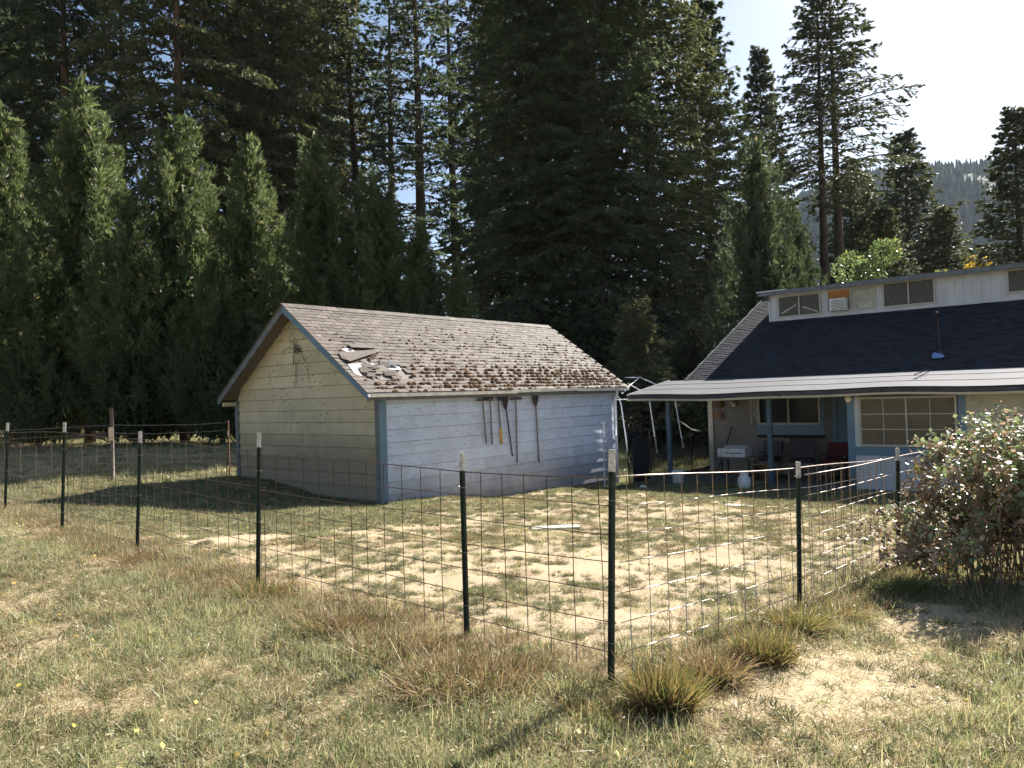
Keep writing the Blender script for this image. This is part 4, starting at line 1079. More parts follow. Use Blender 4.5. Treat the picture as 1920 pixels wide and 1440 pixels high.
MT['clump'] = foliage('clump_blades', (.10, .11, .035), (.30, .31, .10), (.42, .30, .13), .35, .4, .45, 2.5, .62)
MT['clump_dry'] = foliage('dry_clump_blades', (.18, .105, .06), (.50, .37, .21), (.14, .13, .045), .3, .5, .3, 2.5, .85)
MT['weed'] = foliage('weed_leaves', (.09, .13, .035), (.22, .27, .09), None, .4, .45, .4, 2)

def crown_obj(parts, name, mat, parent):
    V = []; Fs = []; c = 0
    for v, f in parts: V.append(v); Fs.append(f+c); c += len(v)
    return link(name, mesh_np(name, np.concatenate(V), np.concatenate(Fs), 4, mat), parent)

def tube_np(pts, r0, r1, n=5):
    m = MB(); k = len(pts); m.tube(pts, [r0+(r1-r0)*i/(k-1) for i in range(k)], n, False)
    return m
# ---- plumed cypress (upswept branches, each a spire of sprays)
def make_cypress(H, R, nbr, seed, zlow=.9, per=330, power=.62):
    rs = np.random.RandomState(seed)
    u = (np.arange(nbr)+rs.rand(nbr))/nbr
    z0 = zlow+(H*.93-zlow)*(1-(1-u)**.72); f = (z0-zlow)/(H-zlow)
    a = np.arange(nbr)*2.39996+rs.normal(size=nbr)*.35
    env = R*(1-f)**power*np.clip(.7+f*2.4, 0, 1)*rs.uniform(.72, 1.12, nbr)
    ln = rs.uniform(1.9, 4.0, nbr)*(1-.45*f)*(H/15)
    out = np.stack([np.cos(a), np.sin(a), 0*a], 1)
    foot = out*(env*.42)[:, None]; foot[:, 2] = z0-.9
    tip = out*env[:, None]*1.04; tip[:, 2] = z0-.6+ln*.95
    tip[:, 2] = np.minimum(tip[:, 2], H*.93+.07*H*f)
    t = rs.rand(nbr, per)**.8
    tb = t[..., None]
    ctrl = (foot+tip)/2+out*(env*.26)[:, None]
    P = foot[:, None]*(1-tb)**2+2*ctrl[:, None]*tb*(1-tb)+tip[:, None]*tb**2
    T = norm(2*(ctrl-foot)[:, None]*(1-tb)+2*(tip-ctrl)[:, None]*tb)
    # spray roots: quantise so that blades gather in feathery sprays
    nsp = 26; sid = rs.randint(0, nsp, (nbr, per)); rr = rs.rand(nbr, nsp); sa = rs.rand(nbr, nsp)*6.283; ts = rs.rand(nbr, nsp)**.8
    br = np.arange(nbr)[:, None]
    tq = ts[br, sid]; tb = tq[..., None]
    P = foot[:, None]*(1-tb)**2+2*ctrl[:, None]*tb*(1-tb)+tip[:, None]*tb**2
    T = norm(2*(ctrl-foot)[:, None]*(1-tb)+2*(tip-ctrl)[:, None]*tb)
    e1 = norm(np.cross(T, np.array([0.3, .2, 1.0]))); e2 = np.cross(T, e1)
    sang = sa[br, sid][..., None]; side = e1*np.cos(sang)+e2*np.sin(sang)
    wmax = (.50*(1-tq)**.8+.07)*(ln/2.6)[:, None]
    w = rs.rand(nbr, per)**.7
    sdir = norm(T*.85+side*.62+np.array([0, 0, .25]))
    base = P+sdir*(w*wmax*1.25)[..., None]+rs.normal(size=P.shape)*.035
    D = norm(sdir+rs.normal(size=P.shape)*.28)
    L = rs.uniform(.16, .36, (nbr, per))*(1.1-.3*w); W = L*rs.uniform(.10, .19, (nbr, per))
    v, q = diamonds(base.reshape(-1, 3), D.reshape(-1, 3), L.ravel(), W.ravel())
    ni = 5200
    zi = zlow+(H-zlow)*(1-(1-rs.rand(ni))**.6); fi = (zi-zlow)/(H-zlow)
    ri = R*(1-fi)**power*.50*np.sqrt(rs.rand(ni))*np.clip(.7+fi*2.4, 0, 1); ai = rs.rand(ni)*6.283
    Pi = np.stack([ri*np.cos(ai), ri*np.sin(ai), zi], 1)
    v2, q2 = diamonds(Pi, rs.normal(size=(ni, 3))*np.array([.5, .5, 1])+np.array([0, 0, .6]), rs.uniform(.35, .7, ni), rs.uniform(.12, .25, ni))
    return [(v, q), (v2, q2)]
# ---- fir with real limbs
def make_fir(H, R, seed, z0=3.0, step=.55, per=5, nb=90, droop=.35, power=.85, dens=1.0, bl=(.22, .5), bw=.2, rise=.15, dead=0, hang=.5, curve=0.0):
    rs = np.random.RandomState(seed)
    trunk_pts = []
    for i in range(13):
        t = i/12; trunk_pts.append((curve*math.sin(t*3.0), curve*.6*math.sin(t*2+1)-curve*.6*math.sin(1), H*t))
    tp = np.array(trunk_pts)
    tm = tube_np([Vector(p) for p in trunk_pts], H*.0125+.04, .02, 9)
    bm = MB(); P = []; D = []; L = []
    z = z0
    while z < H-.3:
        f = (z-z0)/(H-z0)
        k = rs.randint(per-1, per+2)
        a0 = rs.rand()*6.28
        for j in range(k):
            a = a0+j*6.283/k+rs.normal()*.3
            ln = R*((1-f)**power)*(.72+.5*rs.rand())*min(1, .55+f*4)+.25
            if rs.rand() < .07: ln *= 1.25
            if rs.rand() > dens: continue
            zz = z+rs.normal()*.15; tt = zz/H*12; i0 = int(min(11, max(0, tt))); c = tp[i0]+(tp[i0+1]-tp[i0])*(tt-i0)
            o = np.array([c[0], c[1], zz]); dr = np.array([math.cos(a), math.sin(a), 0])
            sr = np.array([-dr[1], dr[0], 0])
            ss = np.linspace(0, 1, 5); up = rise*(1-f*.2)+.5*f
            pts = [o+dr*ln*s_+np.array([0, 0, ln*(up*s_-droop*(1.2-f)*s_*s_)]) for s_ in ss]
            bm.tube(pts, [.012+ln*.010*(1-s_*.85) for s_ in ss], 4, False)
            n = int(nb*(.35+ln/R))
            nt_ = max(6, int(ln*4.2)); tt_ = rs.rand(nt_)**.75; sg_ = np.sign(rs.rand(nt_)-.5); wl_ = .45+.75*rs.rand(nt_)
            k_ = rs.randint(0, nt_, n); t = np.clip(tt_[k_]*.98+.04, .12 if f > .1 else .3, 1.03)
            wd = (ln*.34*np.sin(np.clip(t, 0, 1)*np.pi*.85+.25)+.03)*wl_[k_]
            uu = rs.rand(n)**.7; sg = sg_[k_]*uu; t = t+uu*wd*.5/ln
            base = o+dr*(ln*t)[:, None]+np.array([0, 0, 1.0])*(ln*(up*t-droop*(1.2-f)*t*t))[:, None]
            hang_ = np.abs(rs.normal(size=n))*hang*.22
            base = base+sr*(wd*sg)[:, None]-np.array([0, 0, 1.0])*(hang_*.5+np.abs(sg)*wd*.25)[:, None]
            d = dr*.8+sr*(sg*1.0)[:, None]+np.array([0, 0, 1.0])*(-.15-hang*rs.rand(n))[:, None]+rs.normal(size=(n, 3))*.3
            P.append(base); D.append(d); L.append(rs.uniform(bl[0], bl[1], n))
        z += step*(1-.45*f)*(.8+.4*rs.rand())
    for _ in range(dead):
        zz = rs.uniform(z0*.35, z0*1.3+2); a = rs.rand()*6.28; ln = rs.uniform(.8, 2.6)
        dr = np.array([math.cos(a), math.sin(a), 0]); tt = zz/H*12; i0 = int(tt); c = tp[i0]+(tp[i0+1]-tp[i0])*(tt-i0); o = np.array([c[0], c[1], zz])
        bm.tube([o, o+dr*ln*.5+np.array([0, 0, .05]), o+dr*ln+np.array([0, 0, -.35*ln])], [.035, .02, .008], 4, False)
    # leader
    n = 60; t = rs.rand(n)
    P.append(np.stack([tp[-1][0]+rs.normal(size=n)*.05, tp[-1][1]+rs.normal(size=n)*.05, H-1.0+t*1.0], 1)); D.append(rs.normal(size=(n, 3))*.5+np.array([0, 0, .8])); L.append(rs.uniform(.12, .3, n))
    P = np.concatenate(P); D = np.concatenate(D); L = np.concatenate(L)
    v, q = diamonds(P, D, L, L*bw*rs.uniform(.7, 1.5, len(L)))
    return tm, bm, (v, q)

TREES = {}
def proto_cypress(key, *a, **k):
    H, R = a[0], a[1]
    parts = make_cypress(*a, **k)
    V = []; Fs = []; c = 0
    for v, f in parts: V.append(v); Fs.append(f+c); c += len(v)
    cm = ('crown', np.concatenate(V), np.concatenate(Fs))
    tm = tube_np([Vector((0, 0, -.3)), Vector((.05, 0, H*.3)), Vector((0, .05, H*.65)), Vector((0, 0, H*.95))], .2, .02, 8)
    TREES[key] = (cm, tm.mesh('trunk', MT['bark_pale'], True), None, H, {})
def proto_fir(key, *a, **k):
    bark = k.pop('bark', 'bark')
    tm, bm, (v, q) = make_fir(*a, **k)
    TREES[key] = (('crown', v, q), tm.mesh('trunk', MT[bark], True), bm.mesh('branches', MT['branch']), a[0], {})
def plant(key, lab, cat, name, loc, h, rot, mat, wide=1.0, group=None, lean=(0, 0)):
    cm, tm, bm, H, cache = TREES[key]
    if mat not in cache: cache[mat] = mesh_np(cm[0], cm[1], cm[2], 4, MT[mat])
    e = thing(name, lab, cat, tuple(loc), rot, group)
    e.rotation_euler = (lean[0], lean[1], rot)
    s = h/H; e.scale = (s*wide, s*wide, s)
    link('crown', cache[mat], e); link('trunk', tm, e)
    if bm: link('branches', bm, e, kind='stuff')
    return e
proto_cypress('cyA', 15.5, 3.1, 125, 3, power=.85)
proto_cypress('cyB', 15.5, 3.3, 125, 8, power=.98)
proto_cypress('cyC', 15.0, 3.6, 130, 21, zlow=.6, power=.8)
proto_fir('dense', 42, 6.2, 5, z0=3.5, step=.62, per=5, nb=460, droop=.42, power=.55, bl=(.18, .42), hang=.7, dead=6, bw=.27)
proto_fir('sparse', 40, 4.4, 9, z0=10, step=.85, per=4, nb=260, droop=.35, power=.6, dens=.85, bl=(.18, .38), hang=.5, dead=26, curve=.25, bw=.28)
proto_fir('sparseB', 38, 4.0, 19, z0=9, step=.9, per=4, nb=200, droop=.25, power=.6, dens=.8, bl=(.18, .38), hang=.45, dead=30, curve=.45, bw=.28)
proto_fir('conic', 27, 4.4, 13, z0=2.5, step=.5, per=6, nb=230, droop=.30, power=.8, bl=(.16, .36), hang=.45, rise=.25, bw=.26)
proto_fir('twin', 31, 4.4, 17, z0=15.2, step=.75, per=5, nb=260, droop=.30, power=.75, dens=.9, bl=(.14, .32), hang=.3, dead=16, bw=.28)
proto_fir('mossy', 40, 5.8, 27, z0=14, step=.8, per=5, nb=480, droop=.5, power=.5, bl=(.18, .42), hang=1.0, dead=18, bw=.26, bark='bark_pale')
proto_fir('young', 6.5, 1.7, 31, z0=.35, step=.22, per=6, nb=75, droop=.15, power=.9, bl=(.1, .26), hang=.3, rise=.35, bw=.22)

def base_of(px, D, zz=None):
    d = pray(px, 760); t = D/d[1]; x = d[0]*t
    return np.array([x, D, float(terrain(x, D)) if zz is None else zz])
def height_to(px, py, D, z0): return float(at_d(px, py, D)[2]-z0)
CG = 'tall trees standing close behind the yard'
cyp = [(-95, 39, 190, 'cyA', 0.3, 'cypress cut by the left picture edge'), (18, 39, 203, 'cyB', 1.4, 'plumed cypress at the far left with its top left of the tallest one'), (168, 38, 148, 'cyA', 2.2, 'tallest plumed cypress of the hedge row'),
       (345, 36.5, 220, 'cyC', 4.0, 'wide plumed cypress just left of the garage peak'), (482, 35.5, 258, 'cyB', 5.1, 'plumed cypress directly above the garage peak'),
       (606, 34.5, 255, 'cyA', 3.4, 'plumed cypress above the near half of the garage roof'), (715, 34, 330, 'cyC', .9, 'plumed cypress behind the middle of the garage roof'),
       (798, 33.5, 420, 'cyB', 2.9, 'short plumed cypress behind the garage ridge right part'), (866, 33, 488, 'cyA', 1.9, 'shortest plumed cypress, last of the row to the right')]
for px, D, ty, key, r, lab in cyp:
    b = base_of(px, D); plant(key, lab, 'cypress tree', 'cypress_tree', b, height_to(px, ty, D, b[2]), r, 'ley', 1.22 if ty < 300 else 1.35, 'row of plumed cypress trees')
for px, D, ty, r, lab in ((70, 35, 420, .5, 'low bushy cypress in front of the far left trees'), (255, 34.5, 360, 2.0, 'smaller cypress squeezed between the two widest ones'), (415, 33, 470, 3.1, 'short cypress reaching the garage left eave')):
    b = base_of(px, D); plant('cyC', lab, 'cypress tree', 'cypress_tree', b, height_to(px, ty, D, b[2]), r, 'ley', 1.2, 'row of plumed cypress trees')
firs = [(-60, 58, 46, 'dense', 'fir', .2, 1.0, (0, 0), 'dark fir at the left edge behind the cypresses'), (135, 58, 47, 'mossy', 'fir', 1.2, .9, (0, 0), 'fir with pale bare trunk rising behind the far left cypress'),
        (350, 55, 48, 'mossy', 'fir_olive', 2.6, .95, (0, 0), 'fir with thick dark trunk above the wide cypress'), (530, 60, 48, 'dense', 'fir_olive', .9, .9, (0, 0), 'olive draping fir high above the garage peak'),
        (240, 74, 48, 'sparseB', 'fir', 2, 1.1, (0, 0), 'thin fir far behind the two leftmost trunks'), (655, 78, 50, 'sparse', 'fir', 5, 1.0, (0, 0), 'thin fir behind the olive draping fir'),
        (705, 69, 45, 'sparseB', 'fir', 2.6, 1.0, (0, .05), 'leaning thin fir left of the straight bare trunk'), (797, 66, 48, 'sparse', 'fir', 1.1, 1.05, (0, 0), 'sparse fir with straight bare trunk above the garage ridge'),
        (868, 72, 46, 'sparseB', 'fir', 4.1, 1.0, (0, 0), 'sparse fir right of the straight bare trunk'), (915, 76, 46, 'sparse', 'fir_olive', 3.0, 1.05, (0, 0), 'slender fir left of the biggest dark firs'),
        (752, 86, 54, 'sparseB', 'fir', 2.2, 1.0, (0, 0), 'faint fir far behind the straight bare trunk'), (965, 80, 50, 'dense', 'fir', 4.2, .85, (0, 0), 'fir peeking left of the big dark fir'),
        (1015, 40.5, 34, 'dense', 'fir', 3.6, .95, (0, 0), 'big dark fir behind the garage right end'), (1130, 40, 35, 'dense', 'fir', .6, 1.0, (0, 0), 'biggest dark fir at picture centre'),
        (1235, 44, 36, 'dense', 'fir_olive', 4.4, .95, (0, 0), 'olive fir just left of the pointed conical fir'), (1085, 47, 30, 'conic', 'fir', 4.4, .8, (0, 0), 'dark fir showing between the two biggest firs'),
        (40, 68, 52, 'dense', 'fir', 2.4, 1.0, (0, 0), 'dense fir behind the far left cypresses, left of the pale trunk'), (448, 66, 50, 'dense', 'fir', 3.9, .9, (0, 0), 'dense fir between the thick dark trunk and the olive fir'),
        (600, 70, 50, 'mossy', 'fir_olive', 1.9, .9, (0, 0), 'draping olive fir at the left side of the sky gap'),
        (1345, 52, None, 'conic', 'fir', 1.0, 1.05, (0, 0), 'pointed conical fir touching the top edge'), (1447, 60, 88, 'conic', 'fir_blue', 2.2, .85, (0, 0), 'narrow fir left of the two tall pines'),
        (1553, 52, -45, 'twin', 'fir_blue', 4.0, 1.0, (0, -.03), 'left of the two tall backlit firs with bare trunks'), (1585, 54, -75, 'twin', 'fir_blue', 1.0, 1.08, (0, 0), 'right of the two tall backlit firs with bare trunks'),
        (1716, 62, 245, 'conic', 'fir_blue', 5.0, 1.4, (0, 0), 'broad pale fir between tall pair and hill'), (1640, 66, 330, 'conic', 'fir_olive', 3.3, 1.0, (0, 0), 'fir half hidden between the tall pair and the broad pale fir'),
        (1925, 36, 200, 'conic', 'fir_blue', 1.7, 1.3, (0, 0), 'fir at the right picture edge'), (1672, 47, 385, 'conic', 'fir_olive', .8, 1.5, (0, 0), 'wide low fir right behind the glossy broadleaf tree'), (1610, 60, 300, 'conic', 'fir_blue', 2.8, 1.2, (0, 0), 'fir filling the gap just right of the tall bare trunks'), (1785, 58, 385, 'conic', 'fir_olive', .3, 1.5, (0, 0), 'low yellowish fir left of the hill slope')]
for px, D, ty, key, mat, r, wide, lean, lab in firs:
    b = base_of(px, D)
    h = height_to(px, -8, D, b[2]) if ty is None else (ty if (ty < 60 and px < 1300) else height_to(px, ty, D, b[2]))
    plant(key, lab, 'fir tree', 'fir_tree', b, h, r, mat, wide, 'firs and pines behind the yard', lean)
for px, D, ty, lab in ((1200, 31, 562, 'small young fir behind the garage right end'), (1302, 34, 608, 'small young fir left of the house roof rake'), (1010, 40, 560, 'shaded young fir behind the garage ridge end')):
    b = base_of(px, D); plant('young', lab, 'fir tree', 'young_fir', b, height_to(px, ty, D, b[2]), px, 'fir_olive', 1.1, 'young firs behind the buildings')
b = base_of(1437, 33.5); plant('cyC', 'dark dense juniper-like tree behind the house left end', 'cypress tree', 'cypress_tree', b, height_to(1437, 262, 33.5, b[2]), 1.0, 'fir', .95, 'row of plumed cypress trees')
b = base_of(1500, 45); plant('cyB', 'dark bush-topped cypress between house roof and tall firs', 'cypress tree', 'cypress_tree', b, height_to(1500, 380, 45, b[2]), 2.0, 'ley', 1.0, 'row of plumed cypress trees')

# broadleaf trees and shrubs
def leafy(name, lab, cat, loc, h, r, n, mat, leaf=.12, seed=1, lobes=14, trunk=True, zlow=.35, group=None):
    rs = np.random.RandomState(seed)
    e = thing(name, lab, cat, tuple(loc), 0, group)
    cs = rs.normal(size=(lobes, 3))*np.array([r*.5, r*.5, h*(1-zlow)*.17])+np.array([0, 0, h*(zlow+1)/2]); cr = rs.uniform(.28, .5, lobes)*r
    k = rs.randint(0, lobes, n); d = norm(rs.normal(size=(n, 3))); rad = cr[k]*(.5+.5*rs.rand(n)**.5)
    P = cs[k]+d*rad[:, None]; P[:, 2] = np.clip(P[:, 2], .05, h)
    L = rs.uniform(.6, 1.3, n)*leaf
    v, q = diamonds(P, d*.6+rs.normal(size=(n, 3))*.6+np.array([0, 0, -.1]), L, L*.55)
    link('crown', mesh_np('crown', v, q, 4, MT[mat]), e)
    m = MB()
    for i in range(lobes):
        c = Vector(cs[i]); m.tube([(rs.normal()*.03, rs.normal()*.03, -.1), tuple(c*.45), tuple(c)], [.05*h/4+.012, .03*h/4+.008, .008], 5, False)
    m.build('branches' if not trunk else 'trunk', MT['branch'], e, kind='stuff')
    return e
b = base_of(1650, 37); hh = height_to(1650, 455, 37, b[2])
leafy('broadleaf_tree', 'bright glossy-leaved tree showing above the house dormer roof', 'tree', b, hh, 1.9, 15000, 'laurel', .16, 5, 22)
b = base_of(1725, 38); leafy('broadleaf_tree', 'small pale green tree behind the dormer, right of the glossy tree', 'tree', b, height_to(1725, 488, 38, b[2]), 1.3, 5000, 'laurel', .15, 6, 12)
b = base_of(1835, 50); leafy('autumn_tree', 'yellow autumn tree above the right part of the dormer roof', 'tree', b, height_to(1835, 468, 50, b[2]), 1.5, 6000, 'yellow', .2, 7, 12)
b = base_of(285, 62); leafy('autumn_shrub', 'small yellow lit shrub under the cypresses left of the garage', 'shrub', b, 2.2, 1.1, 2500, 'yellow', .16, 8, 8, False)
k = 0
for px, D, h, r, mat in ((1010, 36, 3.8, 2.6, 'fir'), (1130, 38, 5.0, 3.0, 'fir'), (1255, 33, 3.2, 2.2, 'fir_olive'), (1330, 36, 5.5, 2.4, 'fir_olive'), (900, 42, 6.0, 3.0, 'fir'), (1400, 38, 6.0, 3, 'fir')):
    b = base_of(px, D)
    leafy('shrub', ['shaded shrub low behind the garage ridge end', 'tall shaded shrub between garage and biggest fir', 'brownish shrub beside the small young fir', 'olive shrub against the house roof rake', 'dark shrub behind the garage ridge middle', 'dark shrub hidden behind the house left end'][k],
          'shrub', b, h, r, 9000, mat, .22, 40+k, 14, False, .1, 'shrubs in the shade behind the buildings'); k += 1

# far wood closing the view under the crowns, and hill with its forest
def hash_points(n, x0, x1, y0, y1, seed):
    rs = np.random.RandomState(seed); return rs.uniform(x0, x1, n), rs.uniform(y0, y1, n), rs
def simple_conifers(xs, ys, zs, hs, rs, per=60):
    n = len(xs); t = rs.rand(n, per); a = rs.rand(n, per)*6.283
    r = hs[:, None]*.17*(1-t)*(.6+.5*rs.rand(n, per))
    P = np.stack([xs[:, None]+r*.4*np.cos(a), ys[:, None]+r*.4*np.sin(a), zs[:, None]+hs[:, None]*(.04+.95*t)], -1).reshape(-1, 3)
    D = np.stack([np.cos(a), np.sin(a), -.5+.0*a], -1).reshape(-1, 3)
    L = (r*.8+hs[:, None]*.012).ravel()
    S = np.stack([-np.sin(a), np.cos(a), 0*a], -1).reshape(-1, 3)
    return diamonds(P, D, L, L*.9, np.cross(D, S)+RS.normal(size=S.shape)*.2)
def cone_trees(xs, ys, zs, hs, rs, tiers=4, n=6):
    N = len(xs); Vs = []
    a = rs.rand(N, 1)*6.283+np.arange(n)[None]*6.283/n
    for k in range(tiers):
        f0, f1 = .08+k/tiers*.82, min(1.0, .08+(k+1.35)/tiers*.82+.05)
        r0 = hs[:, None]*.24*(1-k/tiers)*(.6+.7*rs.rand(N, n)); r1 = hs[:, None]*.03*np.ones((N, n))
        for r, f in ((r0, f0), (r1, f1)):
            Vs.append(np.stack([xs[:, None]+r*np.cos(a), ys[:, None]+r*np.sin(a), (zs+hs*f)[:, None]-(r*.3)*(rs.rand(N, n))], -1))
    V = np.stack(Vs, 1).reshape(N, -1, 3)
    q = []
    for k in range(tiers):
        b = k*2*n
        q += [[b+i, b+(i+1) % n, b+n+(i+1) % n, b+n+i] for i in range(n)]
    F = (np.arange(N)*2*n*tiers)[:, None, None]+np.array(q)[None]
    return V.reshape(-1, 3), F.reshape(-1, 4)
xs, ys, rs = hash_points(520, -95, 75, 82, 120, 3)
hs = rs.uniform(8, 15, len(xs)); v, q = simple_conifers(xs, ys, -.5+0*xs, hs, rs, 150)
link('far_wood', mesh_np('far_wood', v, q, 4, MT['fir']), kind='stuff')
hx = np.linspace(-1200, 3000, 220); hy = np.linspace(600, 3000, 110)
HX, HY = np.meshgrid(hx, hy)
def hill_z(x, y):
    return 2*hill_z0(x/2, y/2)+1
def hill_z0(x, y):
    az = x/y
    top = 30+128/(1+np.exp(-(x-150)/60.0)) + 10*np.sin(x/90.0)+ 25*np.clip((x-330)/120, 0, 1)
    f = np.clip((y-300)/240, 0, 1); f = f*f*(3-2*f); g = np.clip((y-560)/900, 0, 1)
    return top*f*(1-g*.5)+(fbm(x/60, y/60, 8, 3)-.5)*16*f-1
HZ = hill_z(HX, HY); I = np.arange(HX.size).reshape(HX.shape)
Fq = np.stack([I[:-1, :-1].ravel(), I[:-1, 1:].ravel(), I[1:, 1:].ravel(), I[1:, :-1].ravel()], 1)
link('hill', mesh_np('hill', np.stack([HX.ravel(), HY.ravel(), HZ.ravel()], 1), Fq, 4, simple('hill_soil', (.035, .05, .028), .95, .5, .01, coord='World'), True), kind='structure')
xs, ys, rs = hash_points(15000, 150, 1000, 620, 1200, 4)
ok = ((fbm(xs/80, ys/80, 12, 2) > .22) | (ys < 900)) & (xs > .27*ys); xs, ys = xs[ok], ys[ok]
zs = hill_z(xs, ys); MT['hill_trees'] = foliage('distant_forest', (.025, .05, .032), (.065, .105, .06), None, .2, .7, .2, .02)
hs = rs.uniform(9, 21, len(xs)); v, q = cone_trees(xs, ys, zs-.5, hs, rs, 2, 5)
link('hill_forest', mesh_np('hill_forest', v, q, 4, MT['hill_trees']), kind='stuff')

# ------------------------------------------------------------------ bramble bush
bb = at_g(1880, 1105)
bush = thing('bramble_bush', 'sprawling bramble bush with glossy and brown leaves at the right fence end', 'bush', tuple(bb))
rs = np.random.RandomState(5)
lobes = [(.05, .0, .55, .62), (-.45, .15, .42, .42), (.45, .1, .62, .60), (.1, .3, 1.0, .50), (.45, .35, 1.25, .42), (.85, .1, .9, .62), (-.2, .3, .9, .30), (.85, .5, 1.35, .5), (-.62, .1, .75, .2), (1.3, .3, .8, .7), (.35, .2, 1.55, .20), (-.5, -.1, .2, .35), (.2, -.15, .25, .5), (.9, -.1, .3, .5)]
lobes = [(a, b_, c, d) for a, b_, c, d in lobes]
def htop(x): return np.interp(x, [-1.1, -.8, -.5, -.1, .15, .6, 1.2, 2], [.45, .75, 1.05, 1.45, 1.6, 1.45, 1.55, 1.5])
mb = MB(); LP, LD = [], []
for k in range(230):
    x0 = rs.uniform(-.45, 1.5); y0 = rs.normal()*.28+.2; a = rs.rand()*6.283; s = rs.uniform(.2, .85)
    x1 = x0+math.cos(a)*s-.12; y1 = y0+math.sin(a)*s*.8; h = float(htop(x1))*rs.uniform(.35, 1.08)
    b0, b1, b2, b3 = (np.array(v_) for v_ in ((x0, y0, -.05), ((x0*2+x1)/3, (y0*2+y1)/3, h*.8), ((x0+x1*2)/3, (y0+y1*2)/3, h*1.12), (x1, y1, h*rs.uniform(.6, 1.0))))
    def bz(t): t = np.asarray(t)[..., None]; return b0*(1-t)**3+3*b1*t*(1-t)**2+3*b2*t*t*(1-t)+b3*t**3
    ts = np.linspace(0, 1, 8); pts = bz(ts); mb.tube([tuple(v_) for v_ in pts], [.0065-.005*t_ for t_ in ts], 4, False)
    m_ = rs.randint(45, 115); tl = rs.uniform(.22, 1.0, m_)**.8; c = bz(tl); LP.append(c+rs.normal(size=(m_, 3))*.045); LD.append(rs.normal(size=(m_, 3))*np.array([1, 1, .5]))
mb.build('canes', simple('bramble_cane', (.20, .10, .08), .7, .3, 12), bush, kind='stuff')
n = 3500; wts = np.array([l[3]**2 for l in lobes]); k = rs.choice(len(lobes), n, p=wts/wts.sum()); la = np.array(lobes)
d = norm(rs.normal(size=(n, 3))); rad = la[k, 3]*(.3+.6*rs.rand(n)**.6)
P = np.concatenate([la[k, :3]*np.array([1, 1, .85])+d*rad[:, None]]+LP); d = np.concatenate([d]+LD); d = norm(d)
ok = P[:, 2] < htop(P[:, 0])*1.12; P, d = P[ok], d[ok]
keep = (P[:, 2] > .03); P, d = P[keep], d[keep]
up = rs.normal(size=P.shape)*.55+np.array([0, 0, .15]); D = norm(d*.7+up*.6)
def leaves(P, D, Ls):
    n = len(P); N0 = norm(rs.normal(size=(n, 3))*.42+np.array([.18, -.25, .9])); S = norm(np.cross(D, N0)); N = np.cross(S, D)
    Ls = Ls[:, None]; pts = [(-.02, 0, 0), (.30, .36, .06), (.72, .30, .03), (1.0, 0, -.08), (.72, -.30, .03), (.30, -.36, .06)]
    V = np.stack([P+D*Ls*a+S*Ls*b_+N*Ls*c for a, b_, c in pts], 1).reshape(-1, 3)
    base = (np.arange(n)*6)[:, None, None]
    return V, (base+np.array([[0, 1, 2, 3], [0, 3, 4, 5]])[None]).reshape(-1, 4)
Ls = rs.uniform(.4, 1.0, len(P))**1.3*.068
cd = np.linalg.norm(P+bb-np.array([0, 0, CAMH]), axis=1)
dry = (fbm(P[:, 0]*2.2+7, P[:, 2]*2.2, 4, 3)+rs.normal(size=len(P))*.10) > (.60+.08*(P[:, 2] > 1))
# the 300 that show largest are parts
score = Ls/cd*(np.abs(D[:, 2])*.0+1)*(np.linalg.norm((P-np.array([.3, .2, .7]))*np.array([1, 1, .8]), axis=1)+.3)*(P[:, 1] < .3)
big = np.argsort(-score)[:300]; isb = np.zeros(len(P), bool); isb[big] = True
one = [None, None]
for kk, m_ in enumerate(('bramble', 'bramble_dry')):
    v, q = leaves(np.zeros((1, 3)), np.array([[1.0, 0, 0]]), np.array([1.0])); 
    v = np.array([(-.02, 0, 0), (.30, .36, .06), (.72, .30, .03), (1.0, 0, -.08), (.72, -.30, .03), (.30, -.36, .06)])
    one[kk] = mesh_np('leaf', v, np.array([[0, 1, 2, 3], [0, 3, 4, 5]]), 4, MT[m_])
for i in big:
    o = link('leaf', one[int(dry[i])], bush, tuple(P[i]), scale=(Ls[i],)*3)
    qd = Vector(D[i]).to_track_quat('X', 'Z').to_euler(); qd.rotate_axis('X', rs.normal()*.5); o.rotation_euler = qd
for m_, sel in (('bramble', ~isb & ~dry), ('bramble_dry', ~isb & dry)):
    v, q = leaves(P[sel], D[sel], Ls[sel]); link('foliage', mesh_np('foliage', v, q, 4, MT[m_]), bush, kind='stuff')
# ------------------------------------------------------------------ grass clumps at the fence foot
def clump(lab, px, py, r, h, n, mat, droop=.5, seed=0, two=None, lean=0.0):
    rs_ = np.random.RandomState(seed+100)
    q = at_g(px, py); r *= .80; h *= .92; n = int(n*1.25)
    e = thing('grass_clump', lab, 'grass clump', tuple(q), 0, 'long grass clumps along the fence foot')
    for mt, cnt in ((mat, n), (two, n*2//3)):
        if not mt: continue
        a = rs_.rand(cnt)*6.283; rr = np.sqrt(rs_.rand(cnt))*r
        P = np.stack([rr*np.cos(a)*1.15, rr*np.sin(a)*.8, np.full(cnt, -.02)], 1)
        out = (rr/r)[:, None]*(.9 if droop > .35 else .35)
        D = np.stack([np.cos(a), np.sin(a), np.zeros(cnt)], 1)*out+rs_.normal(size=(cnt, 3))*(.40 if droop > .35 else .24)+np.array([lean, 0, 1.0])
        L = rs_.uniform(.3, 1.2, cnt)*h*(1.0 if mt == mat else .7)
        v, f = blades(P, D, L, rs_.uniform(.004, .0085, cnt), rs_.uniform(.1, droop*1.7, cnt)*np.where(rs_.rand(cnt) < .15, 1.6, 1), 4)
        link('green_blades' if mt in ('clump', 'weed', 'grass') else 'dry_blades', mesh_np('blades', v, f, 4, MT[mt]), e, kind='stuff')
    return e
